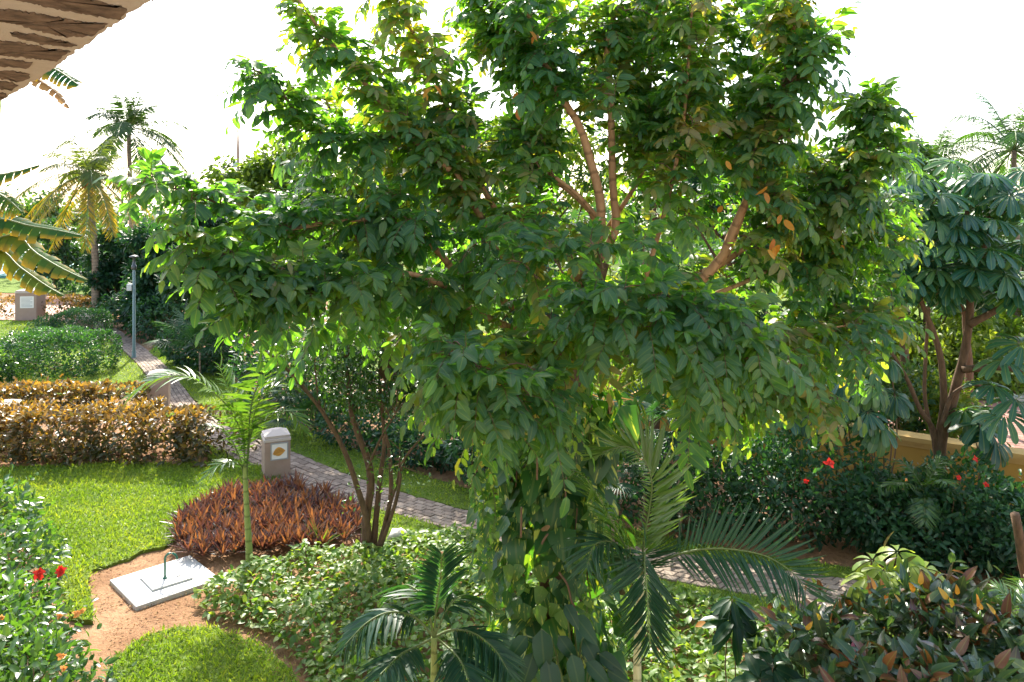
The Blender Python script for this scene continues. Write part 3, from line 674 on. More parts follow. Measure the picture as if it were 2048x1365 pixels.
def bush(name, label, cat, c, rad, n, leafL, mat, tpl=LEAF4, group=None, wf=1.0, box=False, upl=.5, tint=(0, 1), lump=.18, flowers=(), inner=.35, stems=14, flat=0.0, pw_=6):
    """shrub: leaves over a lumpy shell and through its volume, with stems from the ground"""
    c = np.asarray(c, float); rad = np.asarray(rad, float)
    t = thing(name, label, cat, A(c[0], c[1], 0), group)
    sm = MB(); b0 = A(c[0], c[1], -.03)
    for k in range(stems):
        e = c + rdir(1)[0] * rad * .75; e[2] = max(e[2], .2); s0 = b0 + A(rng.uniform(-.45, .45) * rad[0], rng.uniform(-.45, .45) * rad[1], 0)
        m_ = (s0 + e) / 2 + rng.normal(size=3) * .06; sm.tube(resample(np.array([s0, m_, e]), 7), np.linspace(.018, .006, 7), 5)
    sm.build('stem', M['twig'], t)
    d = rdir(n)
    ph = rng.uniform(0, 6, 6); rr = 0
    lum = 1 + lump * (np.sin(d[:, 0] * 4 + ph[0] + 2.0 * d[:, 2]) + np.sin(d[:, 1] * 5 + ph[1]) * np.cos(d[:, 2] * 4 + ph[2]) + .6 * np.sin(9 * d[:, 0] + ph[3]) * np.sin(8 * d[:, 1] + ph[4])) / 1.6
    rr = np.where(rnd(n, 0, 1) < inner, rnd(n, .35, .95), rnd(n, .88, 1.06)) * lum
    if box:      # evenly over the faces of a rounded box, and through its volume
        u = rng.uniform(-1, 1, (n, 3)); ar = A(rad[1] * rad[2], rad[0] * rad[2], rad[0] * rad[1]); ax_ = rng.choice(3, n, p=ar / ar.sum()); sg = np.where(rnd(n, 0, 1) < np.where(ax_ == 2, .88, np.where(ax_ == 1, .35, .5)), 1, -1)
        sf = rnd(n, 0, 1) > inner; u[np.arange(n), ax_] = np.where(sf, sg, u[np.arange(n), ax_])
        k_ = (np.abs(u) ** pw_).sum(1) ** (1 / pw_); u = u / np.maximum(1, k_)[:, None]
        hh = 1 + lump * (np.sin(u[:, :1] * rad[0] * 2.6 + ph[0]) * np.cos(u[:, 1:2] * rad[1] * 3 + ph[1]) + .7 * np.sin(u[:, :1] * rad[0] * 6 + ph[2]) + .5 * np.sin(u[:, 1:2] * 7 + ph[3]))
        P = c + u * rad * hh * rnd(n, .94, 1.05)[:, None]; d = nz(u ** 3 + .05 * u)
    else: P = c + d * rad * rr[:, None]
    ok = P[:, 2] > .03; P = P[ok]; d = d[ok]; m = len(P)
    dr = d * .8 + rdir(m) * .85 + UP * (.15 - flat); nn = UP * upl + d * .6 + rdir(m) * .55
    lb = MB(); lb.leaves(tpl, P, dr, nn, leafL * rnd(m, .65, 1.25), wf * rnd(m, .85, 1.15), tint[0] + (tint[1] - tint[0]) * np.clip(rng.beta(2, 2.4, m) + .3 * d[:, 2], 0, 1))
    # shoots that stick out of the outline
    k = max(3, n // 90); dd = nz(rdir(k) + UP * .7); q = c + dd * rad * 1.0
    for j in range(6):
        lb.leaves(tpl, q + dd * (j * leafL * .38), dd * .5 + rdir(k) * .8, dd + rdir(k) * .5, leafL * rnd(k, .5, 1.0), wf, rnd(k, .4, 1) * tint[1])
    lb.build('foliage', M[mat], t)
    for (fx, fy, kind, fr) in flowers: flower(t, fx, fy, kind, fr)
    return t
def flower(parent, px, py, kind, r, Y=None):
    c = at(px, py, Y if Y else FLY[0]); mb = MB(); ax = nz(A(rng.normal() * .4 - px * 0, -1, .45 + rng.normal() * .2)); s = nz(np.cross(ax, UP)); u = np.cross(s, ax)
    for k in range(11):
        a = k * 1.2566 + .3 + rng.normal() * .2; dr = s * math.cos(a) + u * math.sin(a) + ax * rng.uniform(.1, .9); k_ = rng.uniform(.6, 1.1)
        mb.leaves(BROAD, (c + rng.normal(size=3) * r * .12)[None], dr[None], (ax + rdir(1)[0] * .6)[None], A(r * k_), 1.5, rnd(1, 0, 1))
    mb.tube(np.array([c, c + ax * r * 1.0]), [.006, .004], 5)
    mb.build('flower', M[kind], parent)
FLY = [10.0]

def tree_far(name, label, c, Hc, rad, n, leafL, mat, group, clumps=26, tpl=LEAF3, wf=1.0, trunk=.14, low=-.85, tint=(0, 1), bark='bark_d'):
    """tree: trunk, limbs and a crown of leaf clumps; c ground point, Hc crown centre height, rad crown radii"""
    c = np.asarray(c, float); rad = np.asarray(rad, float); t = thing(name, label, 'tree', c, group)
    cc = c + UP * Hc; tb = MB(); fork = c + UP * max(.3, Hc - rad[2] * .9)
    tb.tube(resample(np.array([c - UP * .1, (c + fork) / 2 + A(.12, 0, 0), fork, cc + UP * rad[2] * .3]), 12), np.linspace(trunk, trunk * .3, 12), 8)
    d = nz(rdir(clumps * 3) + A(0, -.25, .15)); d = d[d[:, 2] > low][:clumps]
    q = cc + d * rad * rnd(len(d), .5, .95)[:, None]; k = max(1, n // len(q)); lm = MB()
    for j, e in enumerate(q):
        if j % 2 == 0: tb.tube(resample(np.array([fork + (cc - fork) * rng.uniform(0, .7), (fork + e) / 2 + UP * .15, e]), 6), np.linspace(trunk * .38, .012, 6), 5)
        r = rad.mean() * rng.uniform(.22, .42); dd = rdir(k); P = e + dd * A(1, 1, .7) * r * (rnd(k, 0, 1) ** .45)[:, None]
        P = P[P[:, 2] > .1]; m = len(P); dd = dd[:m]
        lm.leaves(tpl, P, dd + rdir(m) * .8 - UP * .25, UP * .7 + rdir(m) * .6 + dd * .3, leafL * rnd(m, .6, 1.3), wf * rnd(m, .8, 1.2), np.clip(tint[0] + (tint[1] - tint[0]) * (rng.uniform(.1, .8) + rng.normal(size=m) * .18), 0, 1))
    tb.build('trunk', M[bark], t); lm.build('crown', M[mat], t); return t

# ------------------------------------------------------------------ the big tree in the middle
seed(11)
tree = thing('broad_tree', 'large spreading tree with pale orange limbs and drooping pinnate leaves filling the middle', 'tree', A(.45, 8.9, 0))
def limb(pts, Y0, Y1, r0, r1, n=16):
    P = resample(pw(pts, Y0, Y1), n); return P, np.linspace(r0, r1, n)
TR = resample(np.array([A(.45, 8.9, -.2), A(.5, 8.9, 1.2), A(.42, 8.9, 2.6), A(.55, 8.95, 3.6), A(.78, 9.05, 4.5), A(.98, 9.1, 5.3)]), 24)
MB().tube(TR, np.linspace(.19, .12, 24), 14, wob=.03).build('trunk', M['bark_d'], tree)
limbs = [  # px path, Y start, Y end, radii
 ([(1150, 560), (1198, 470), (1200, 400), (1186, 340), (1160, 255), (1120, 190), (1085, 110), (1058, 30), (1035, -60)], 9.1, 8.5, .062, .026),
 ([(1160, 570), (1228, 470), (1226, 380), (1223, 280), (1221, 190), (1213, 110), (1232, 10), (1240, -80)], 9.1, 9.0, .052, .026),
 ([(1150, 570), (1188, 455), (1172, 415), (1135, 380), (1100, 350), (1088, 290), (1094, 250), (1075, 180)], 9.1, 9.6, .036, .018),
 ([(1160, 575), (1205, 460), (1190, 430), (1150, 385), (1110, 355)], 9.1, 9.0, .033, .02),
 ([(1150, 640), (1330, 600), (1432, 530), (1470, 450), (1505, 375), (1530, 290), (1560, 190), (1580, 110), (1590, 60), (1585, -40)], 9.0, 8.3, .062, .022),
 ([(1180, 640), (1340, 610), (1446, 520), (1478, 450), (1500, 395), (1545, 340)], 9.05, 8.8, .05, .02),
 ([(1110, 600), (990, 500), (975, 455), (940, 400), (905, 330), (870, 285), (830, 272), (740, 278)], 9.0, 8.2, .05, .02),
 ([(1090, 640), (940, 570), (870, 497), (820, 464), (765, 443), (700, 440), (600, 455), (540, 466)], 9.0, 7.6, .05, .018),
 ([(1080, 680), (985, 640), (915, 603), (885, 570), (800, 545), (700, 560), (600, 572)], 8.9, 7.2, .045, .015),
 ([(1095, 780), (1110, 735), (1135, 690), (1180, 640), (1260, 610), (1340, 600)], 8.3, 6.7, .03, .012),
 ([(1310, 640), (1262, 715), (1245, 690), (1236, 655)], 8.6, 7.4, .035, .02),
 ([(1100, 780), (1070, 760), (1020, 730), (960, 735), (900, 700)], 8.4, 6.4, .026, .01),
 ([(1180, 600), (1420, 540), (1540, 450), (1610, 405), (1690, 345), (1740, 285), (1758, 190)], 9.2, 9.0, .05, .012),
 ([(900, 340), (850, 300), (790, 240), (745, 185), (690, 120), (640, 60), (585, -20)], 8.4, 7.8, .032, .014),
 ([(1020, 470), (940, 330), (895, 220), (850, 110), (800, 20), (770, -50)], 9.0, 8.3, .035, .014),
 ([(1075, 180), (1020, 90), (975, 0), (950, -60)], 9.3, 9.0, .024, .012),
 ([(740, 278), (660, 275), (600, 235), (560, 180), (520, 145), (475, 135)], 8.2, 7.6, .02, .007),
 ([(600, 455), (500, 445), (420, 400), (350, 378), (285, 372)], 7.7, 7.0, .018, .007),
 ([(600, 572), (520, 545), (450, 510), (390, 480), (340, 435)], 7.2, 6.8, .015, .006),
 ([(700, 560), (640, 585), (570, 600), (510, 610), (475, 620)], 7.3, 6.8, .014, .006),
 ([(600, 562), (490, 552), (420, 550), (375, 555)], 7.2, 6.7, .013, .006),
 ([(1290, 560), (1330, 420), (1365, 260), (1378, 100), (1388, -40)], 8.8, 8.2, .028, .012),
 ([(1560, 190), (1600, 140), (1630, 90), (1665, 60)], 8.4, 8.2, .016, .007),
 ([(1510, 330), (1550, 285), (1580, 260)], 8.6, 8.2, .015, .007),
 ([(1400, 600), (1500, 560), (1600, 510), (1690, 470), (1770, 465)], 9.2, 9.6, .028, .010),
 ([(1380, 640), (1520, 690), (1640, 660), (1790, 640)], 9.0, 9.4, .024, .008),
 ([(1340, 680), (1450, 780), (1560, 770), (1680, 800)], 8.6, 8.8, .022, .008),
 ([(1340, 600), (1430, 620), (1500, 680), (1540, 720)], 6.8, 6.5, .013, .006),
 ([(1200, 480), (1290, 330), (1300, 180), (1310, 40), (1330, -50)], 9.3, 9.6, .03, .012),
]
LP = []
for i, (pts, y0, y1, r0, r1) in enumerate(limbs):
    P, r = limb(pts, y0, y1, r0, r1, 22); LP.append(P)
    MB().tube(P, r, 10, wob=.025).build('limb', M['bark' if r0 >= .024 and i not in (10,) else 'bark_d'], tree)
EXCL = [([(1095, 205), (1170, 205), (1255, 190), (1262, 440), (1235, 475), (1180, 470), (1120, 400), (1080, 350)], 9.25),
        ([(1425, 395), (1500, 370), (1545, 400), (1500, 470), (1450, 540), (1415, 530)], 8.95),
        ([(1180, 700), (1290, 690), (1290, 800), (1180, 850)], 12),
        ([(560, 60), (520, 330), (470, 380), (560, 330)], 0)]
CL = []      # clusters: position, outward direction, tint, size
def cl(px, py, Y, d=None, tint=None, s=1.0, li=None):
    for poly, yl in EXCL:
        if Y < yl and pip(A(px, py)[None], np.array(poly))[0]: return
    CL.append((at(px, py, Y), d, rng.uniform(.05, .92) if tint is None else tint, s, li))
# along the leafy outer length of the limbs: (limb index, from, to, step m, spread m)
for i, f0, f1, step, spr in [(0, .62, 1, .15, .30), (1, .62, 1, .15, .34), (2, .55, 1, .2, .3), (4, .55, 1, .15, .36), (5, .8, 1, .2, .25), (6, .45, 1, .13, .32), (7, .50, 1, .16, .30),
                             (8, .30, 1, .17, .30), (9, .35, 1, .14, .28), (11, .30, 1, .14, .28), (12, .45, 1, .13, .34), (12, .7, 1, .09, .5), (13, .12, 1, .11, .22), (14, .25, 1, .11, .24), (15, 0, 1, .12, .3),
                             (16, 0, .93, .10, .17), (17, 0, 1, .13, .22), (18, 0, 1, .13, .2), (19, 0, 1, .14, .16), (20, 0, 1, .14, .15), (21, .35, 1, .13, .32), (22, 0, 1, .10, .18), (23, 0, 1, .12, .2),
                             (24, .25, 1, .13, .32), (25, .15, 1, .13, .32), (26, .2, 1, .13, .3), (27, 0, 1, .10, .24), (28, .25, 1, .13, .34)]:
    P = LP[i]; L = np.concatenate([[0], np.cumsum(np.linalg.norm(np.diff(P, axis=0), axis=1))]); T = nz(np.gradient(P, axis=0)); bt = rng.uniform(.1, .8)
    for s_ in np.arange(f0 * L[-1], f1 * L[-1] + .001, step):
        p = A(*[np.interp(s_, L, P[:, k]) for k in range(3)]); d = A(*[np.interp(s_, L, T[:, k]) for k in range(3)])
        o = rdir(1)[0]; o = nz(o - d * (o @ d)); fr = s_ / L[-1]
        q = p + o * spr * rng.uniform(.25, 1) * (1.05 - .45 * fr)
        px, py = 1024 + q[0] / q[1] * F, HY - (q[2] - CH) / q[1] * F
        cl(px, py, q[1], nz(o * .9 + d * .8 + UP * .25), np.clip(bt + rng.normal() * .15, 0, 1), 1.0, i)
BODY = np.array([(660, 300), (780, 300), (905, 210), (935, 40), (1000, -50), (1590, -50), (1570, 190), (1580, 400), (1770, 480), (1790, 640), (1660, 800), (1500, 830), (1410, 860), (1330, 700), (1180, 720), (1140, 870), (940, 900), (830, 790), (840, 690), (690, 700), (520, 600), (480, 500), (560, 330)], float)
k = 0
while k < 350:
    p = rng.uniform(BODY.min(0), BODY.max(0))
    if not pip(p[None], BODY)[0]: continue
    u, v = (p[0] - 1130) / 640, (p[1] - 420) / 480; edge = min(1, u * u + v * v)
    Y = rng.uniform(9.4 - 1.6 * (1 - edge), 10.9) if rng.uniform() < .82 else rng.uniform(7.2 + .9 * edge, 8.7)
    if p[0] < 800: Y = rng.uniform(7.9, 8.9)
    if p[0] < 720 and rng.uniform() < .5: k += 1; continue
    if p[1] < 380 and Y < 8.2: Y += .9
    n0 = len(CL); cl(p[0], p[1], Y, None, None, rng.uniform(.9, 1.15)); k += 1
for poly, nn_, ya, yb in (([(935, -40), (1600, -40), (1600, 120), (1560, 260), (1480, 330), (1270, 330), (1090, 200), (950, 170)], 70, 8.9, 10.6), ([(600, 210), (700, 150), (800, 160), (900, 170), (1080, 230), (1080, 350), (900, 330), (700, 330)], 34, 8.6, 10.2), ([(1540, 300), (1700, 330), (1800, 260), (1830, 420), (1780, 560), (1560, 560)], 46, 9.0, 10.4)):
    q_ = np.array(poly, float); k = 0
    while k < nn_:
        p = rng.uniform(q_.min(0), q_.max(0))
        if pip(p[None], q_)[0]: cl(p[0], p[1], rng.uniform(ya, yb), None, None, rng.uniform(.85, 1.1)); k += 1
# front sprays that catch the light
for x, y, Y, dx, dz in [(1150, 585, 6.5, -1, .1), (1190, 570, 6.6, -.6, .3), (1250, 575, 6.5, 0, .4), (1320, 590, 6.5, .4, .3), (1390, 610, 6.5, .6, .1), (1450, 650, 6.5, .8, 0), (1500, 690, 6.5, .9, -.2), (1230, 640, 6.4, -.2, -.1), (1310, 650, 6.4, .3, -.1),
                        (1390, 690, 6.4, .5, -.2), (1440, 740, 6.5, .6, -.4), (1390, 790, 6.7, .2, -.5), (1180, 640, 6.5, -.9, -.1), (1120, 640, 6.7, -1, 0), (1290, 480, 7.2, .3, .3), (1180, 480, 7.3, -.2, .4), (1080, 500, 7.2, -.8, .3), (1020, 520, 7.2, -.9, .1), (1120, 480, 7.3, -.4, .4),
                        (880, 700, 6.2, -1, .3), (920, 690, 6.2, -.4, .6), (960, 740, 6.1, 0, .2), (900, 760, 6.1, -.8, -.1), (1010, 770, 6.1, .5, 0), (1060, 790, 6.2, .7, -.2), (960, 810, 6.1, -.2, -.5), (1040, 840, 6.2, .3, -.6), (1100, 830, 6.4, .7, -.4), (1000, 860, 6.2, 0, -.8), (920, 820, 6.3, -.5, -.6), (1110, 780, 6.5, .8, 0), (1070, 740, 6.7, .2, .2)]:
    cl(x, y, Y, nz(A(dx, -.5, dz + .25)), rng.uniform(.1, .45), 1.05)
crown_c = at(1150, 440, 9.3)
Pl, Dl, Tl, Ll, tw = [], [], [], [], []
for C, d, t_, s_, li in CL:
    q = near_on(LP if li is None else [LP[li]], C); out = nz(C - crown_c + A(0, -.2, .2)) if d is None else d
    if np.linalg.norm(C - q) > .05:
        if li is None: q = C + (q - C) * min(1, .3 / np.linalg.norm(q - C))
        e = np.stack([q, (q + C) / 2 + UP * .05, C]); tw.append(resample(e, 5))
    nl = rng.integers(5, 9)
    for j in range(nl):
        f = j / nl; az = j * 2.4 + rng.uniform(-.4, .4)
        s1 = nz(np.cross(out, UP + .01)); s2 = np.cross(s1, out)
        dr = out * (.35 + .55 * f) + (s1 * math.cos(az) + s2 * math.sin(az)) * (1.0 - .35 * f) + UP * .22
        base = C - out * .22 * (1 - f) * s_
        Pl.append(base); Dl.append(dr); Tl.append(np.clip(t_ + rng.normal() * .08, 0, 1)); Ll.append(rng.uniform(.26, .46) * s_)
Pl, Dl, Tl, Ll = map(np.array, (Pl, Dl, Tl, Ll))
cm = MB(); compound(cm, Pl, Dl, Ll, 6, Tl, LEAF5, Ll * .28 + .036, g=.85, wf=1.08)
cm.tubes(np.array(tw), np.linspace(.010, .005, 5), 5, 1)
cm.build('crown', [M['tree'], M['twig']], tree)
for x, y, Y in [(860, 175, 8.0), (850, 182, 8.0), (868, 170, 8.0), (1036, 185, 8.4), (1058, 60, 8.4), (1063, 75, 8.4), (1033, 220, 8.4), (1452, 322, 7.9), (1445, 412, 7.9), (1535, 372, 8.0), (1530, 385, 8.0), (1562, 430, 8.0), (1568, 440, 8.0), (1545, 495, 7.8), (1535, 500, 7.8), (1560, 490, 7.8), (1548, 478, 7.8), (1685, 490, 9), (1676, 496, 9), (1660, 470, 9)]:
    ym = MB(); P = at(x, y, Y)[None]; ym.leaves(LEAF5, P, (rdir(1) * .7 - UP), rdir(1) + A(0, -1, 0), rnd(1, .10, .15), 1.2, rnd(1, 0, 1)); ym.build('yellowed_leaf', M['yellow'], tree)

# ------------------------------------------------------------------ variegated vine on the trunk
seed(12)
vine = thing('climbing_vine', 'variegated climbing vine with big yellow streaked leaves covering the tree trunk', 'vine', A(.45, 8.9, 0))
n = 1050; z = rnd(n, .1, 3.85); a = rnd(n, -math.pi * 1.05, .05) ; big = rng.uniform(size=n) < .36
cx = np.interp(z, TR[:, 2], TR[:, 0]); R = .40 + .22 * np.sin(z * 1.7 + 1) ** 2 + .17 * rnd(n, -1, 1) + .1 * (z < 1.5)
a = np.where(rng.uniform(size=n) < .25, a + np.pi, a)
P = np.stack([cx + np.cos(a) * R * 1.12, 8.9 + np.sin(a) * R, z], 1); o = np.stack([np.cos(a), np.sin(a), np.zeros(n)], 1)
vm = MB(); D = -UP * .85 + o * .5 + rng.normal(size=(n, 3)) * .30; N = o * 1.2 + UP * .55 + rng.normal(size=(n, 3)) * .25
vm.leaves(HEART, P, D, N, np.where(big, rnd(n, .24, .40), rnd(n, .10, .20)), rnd(n, .85, 1.1), np.where(big, rnd(n, 0, .55), rnd(n, .2, 1)))
vm.build('foliage', M['pothos'], vine)
st = MB()
for k in range(26):
    a_ = rng.uniform(-math.pi, 0); z0, z1 = sorted(rng.uniform(.2, 4.0, 2)); r_ = rng.uniform(.34, .55)
    zz = np.linspace(z1, z0, 9); st.tube(np.stack([np.interp(zz, TR[:, 2], TR[:, 0]) + np.cos(a_) * r_ + .02 * np.sin(zz * 5), 8.9 + np.sin(a_) * r_ + 0 * zz, zz], 1), .009, 5, tint=.5)
for pts in ([(1118, 1145), (1135, 1170), (1142, 1200), (1150, 1215)], [(1078, 1110), (1085, 1085), (1096, 1068)], [(1075, 900), (1074, 960)], [(1043, 1015), (1042, 1075)]): st.tube(resample(pw(pts, 8.2), 10), .012, 6)
st.build('stem', M['twig'], vine)
tv = thing('trailing_vine', 'thin trailing vine strands with small yellow green leaves hanging beside the trunk', 'vine', A(0, 8.2, 0))
for x0, y0, y1, Y in ((962, 905, 1120, 8.2), (985, 920, 1230, 8.25), (948, 940, 1010, 8.1), (1178, 960, 1110, 8.2), (1168, 1090, 1250, 8.1)):
    tr = MB(); tl = MB(); yy = np.linspace(y0, y1, 12); P = np.array([at(x0 + 6 * math.sin(y / 31), y, Y) for y in yy]); tr.tube(P, .005, 5)
    m = int((y1 - y0) / 6); q = resample(P, m); tl.leaves(HEART, q, -UP + rng.normal(size=(m, 3)) * .6, A(0, -1, .3) + rng.normal(size=(m, 3)) * .5, rnd(m, .07, .13), 1.0, rnd(m, .3, 1)); tr.build('stem', M['stem'], tv); tl.build('foliage', M['pothos'], tv)
# dark broad leaves at the foot of the trunk
ph = thing('philodendron', 'dark green philodendron with broad leaves at the foot of the vine covered trunk', 'plant', A(.75, 8.1, 0))
pm_, ps = MB(), MB()
for x, y, L, ang in [(1085, 1290, .42, -1.5), (1060, 1330, .36, -1.9), (1130, 1290, .3, -.9), (1165, 1250, .34, -.8), (1180, 1300, .36, -1.0), (1150, 1335, .36, -1.3), (1190, 1340, .30, -.7), (1100, 1350, .42, -1.4), (1215, 1320, .28, -.5), (1040, 1290, .30, -2.3), (1020, 1340, .3, -2.4), (1140, 1225, .26, -1.0), (1230, 1350, .25, -.4)]:
    p = at(x, y, rng.uniform(7.5, 7.9)); d = A(math.cos(ang) * .8, -.35, math.sin(ang) * .7); pm_.leaves(BROAD, (p - d * L * .4)[None], d[None], (A(0, -1, .75) + rdir(1)[0] * .25)[None], A(L), .95, rnd(1, 0, 1))
    ps.tube(resample(np.array([A(.75 + rng.normal() * .1, 8.1, 0), (p + A(.6, 8.3, 1.2)) / 2, p - d * L * .4]), 8), .009, 5)
pm_.build('foliage', M['bigdark'], ph); ps.build('stem', M['stem'], ph)

# ------------------------------------------------------------------ palms
seed(13)
def palm(name, label, base, trunk, r0, r1, fr, fmat, tmat, group=None):
    t = thing(name, label, 'palm tree', base, group)
    P = resample(np.array(trunk), 18); MB().tube(P, np.linspace(r0, r1, 18), 10, wob=.02).build('trunk', M[tmat], t)
    for m in fr:
        m, fm = m if isinstance(m, tuple) else (m, fmat); m.build('frond', [M[fm], M['stem']], t)
    return t
# right foreground palm
Yp = 7.3; hub = at(1283, 1150, Yp); gb = A(hub[0] - .06, Yp, 0)
fr = [frond(np.vstack([hub, pw([(1288, 1080), (1300, 1010), (1303, 960), (1285, 915), (1250, 893), (1205, 905)], 7.25, 7.0)]), .38, 70, .1, .5, .9, tint=(.7, 1), up=A(.35, -.9, .2), fwd=1.9, sides=(.35, 1.25)),
      frond(np.vstack([hub, pw([(1288, 1120), (1290, 1105), (1289, 1130), (1295, 1200), (1300, 1290)], 7.1, 6.5)]), .44, 50, -.1, .42, .8, tint=(.1, .6), up=A(0, -1, .25)),
      frond(np.vstack([hub, pw([(1330, 1120), (1385, 1102), (1450, 1098), (1530, 1112), (1590, 1150), (1610, 1180)], 7.2, 6.9)]), .46, 34, .5, .1, .8, tint=(.1, .5), up=A(0, -.8, .5), t0=.25),
      frond(np.vstack([hub, pw([(1260, 1110), (1225, 1045), (1195, 990), (1165, 950), (1140, 940)], 7.2, 7.0)]), .5, 44, .3, .35, .9, tint=(.2, .8)),
      frond(np.vstack([hub, pw([(1260, 1120), (1225, 1085), (1190, 1090), (1175, 1130)], 7.1, 6.8)]), .42, 40, .3, .3, .8, tint=(.3, 1)),
      frond(np.vstack([hub, pw([(1300, 1090), (1335, 1020), (1360, 985), (1400, 990)], 7.5, 7.9)]), .45, 44, .3, .3, .8, tint=(.2, .9)),
      frond(np.vstack([hub, pw([(1270, 1180), (1240, 1210), (1225, 1260), (1222, 1320)], 7.2, 6.9)]), .40, 40, .2, .3, .8, tint=(.1, .6))]
fr = fr[:5]
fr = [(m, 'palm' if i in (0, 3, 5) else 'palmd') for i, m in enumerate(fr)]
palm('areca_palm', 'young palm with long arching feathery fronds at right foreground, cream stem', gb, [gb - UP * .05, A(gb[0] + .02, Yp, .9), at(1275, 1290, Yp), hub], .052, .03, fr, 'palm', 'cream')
# dark low palm front left
hub = at(868, 1275, 7.6); gb = A(hub[0], 7.6, 0)
fr = [frond(np.vstack([hub, pw(p, 7.6, y1)]), ll, 24, v, h, w_, tint=(0, .7), t0=.25, fwd=.8) for p, y1, ll, v, h, w_ in [
    ([(872, 1220), (880, 1160), (884, 1110)], 7.5, .42, .2, .15, 1.6), ([(830, 1235), (780, 1225), (735, 1245), (690, 1290)], 7.2, .40, .3, .4, 1.5), ([(905, 1260), (950, 1268), (990, 1300), (1015, 1340)], 7.2, .38, .3, .4, 1.6),
    ([(840, 1290), (800, 1310), (760, 1350)], 6.9, .36, .2, .4, 1.5), ([(890, 1290), (920, 1320), (940, 1370)], 6.9, .36, .2, .4, 1.5), ([(850, 1200), (815, 1170), (790, 1180)], 8.0, .36, .3, .35, 1.5), ([(900, 1210), (930, 1190), (955, 1200)], 8.0, .36, .3, .35, 1.5)]]
palm('dwarf_palm', 'low dark green palm with broad leaflets among bright ground cover in front', gb, [gb - UP * .05, A(gb[0], 7.6, 1.0), hub], .05, .03, fr, 'palmd', 'bark_s')
# slim young palm by the slab
Ym = 12.9; gb = gp(500, 1147); s1 = at(491, 985, Ym)
fr = []
for p, y1, ll, n_, tn in [([(486, 880), (460, 820), (420, 780), (370, 752), (310, 760), (262, 790)], 12.2, .62, 34, (.5, 1)), ([(497, 880), (505, 800), (535, 735), (562, 700), (560, 680)], 12.6, .66, 32, (.5, 1)), ([(488, 880), (478, 820), (455, 775), (440, 735)], 12.9, .5, 28, (.3, 1)),
                         ([(500, 880), (515, 850), (550, 826), (585, 826), (605, 860)], 12.5, .42, 36, (.3, 1)), ([(484, 930), (468, 890), (448, 862), (425, 852)], 12.6, .34, 34, (.2, .8)), ([(500, 870), (520, 800), (555, 770), (590, 775)], 13.3, .5, 30, (.3, 1)),
                         ([(486, 940), (470, 925), (440, 930), (405, 960)], 12.4, .3, 26, (.2, .8))]:
    fr.append(frond(np.vstack([s1, pw(p, 12.9, y1)]), ll, int(n_ * .85), .65, .38, 1.15, tint=tn, t0=.34, r0=.016))
palm('young_palm', 'slim young palm with green ringed stem growing beside the white slab', gb, [gb - UP * .05, at(497, 1080, Ym), at(493, 1010, Ym), at(491, 960, Ym), at(490, 915, Ym)], .062, .03, fr, 'palm', 'bark_s')
# coconut palms far left
seed(14)
def coco(label, gx, gy, cx, cy, nf, L, mat, sd, old=.35, group='tall coconut palms far left', nuts=True, sp=1.0, upb=.0, tr=.2):
    seed(sd); g0 = gp(gx, gy); Y = g0[1]; top = at(cx, cy, Y); fr = []
    for k in range(nf):
        el = 1.25 - 1.9 * (k / nf) ** 1.0 + upb; az = k * 2.4 + rng.uniform(-.2, .2); l = L * rng.uniform(.85, 1.1)
        d = A(math.cos(az) * math.cos(el), math.sin(az) * math.cos(el), math.sin(el)); ag = k / nf
        fr.append(frond(arc(top, d, l, .5 + .75 * math.cos(el) + .2 * ag), L * .25, 60, .25, .45 + .35 * ag, .62 * sp, tint=(0, .35 + .65 * (ag > 1 - old)) if ag <= 1 - old else (.4, 1), t0=.18, r0=.035, ragged=.04))
    o = palm('coconut_palm', label, g0, [g0 - UP * .1, g0 + (top - g0) * .4 + A(.12, 0, 0), g0 + (top - g0) * .8, top], tr, tr * .6, fr, mat, 'bark_g', group)
    if nuts:
        for k in range(9):
            a = k * .7; c_ = top + A(.28 * math.cos(a), .28 * math.sin(a), -.25 - .12 * (k % 3)); mb = MB(); mb.lathe([(.02, -.16), (.10, -.1), (.13, 0), (.1, .1), (.02, .16)], c_, 8); mb.build('coconut', M['coconut'], o)
    return o
coco('coconut palm with yellow lower fronds and orange coconuts at far left', 190, 640, 180, 352, 24, 3.3, 'coco', 21, .45)
coco('taller dark green coconut palm behind the yellowing one', 262, 596, 258, 262, 22, 4.2, 'cocog', 22, .0, nuts=False, upb=.12)
for x, y, cx, cy, L, lab, sd in [(2030, 720, 2028, 300, 3.6, 'big feathery palm at right edge above the umbrella tree', 31), (1862, 700, 1866, 335, 3.0, 'feathery palm tips rising behind the umbrella tree crown', 32), (1600, 690, 1606, 380, 2.4, 'pale palm seen through the gap in the big tree crown', 33)]:
    coco(lab, x, y, cx, cy, 20, L, 'palm', sd, 0, 'feathery palms far right', False, .8, .1, .15)

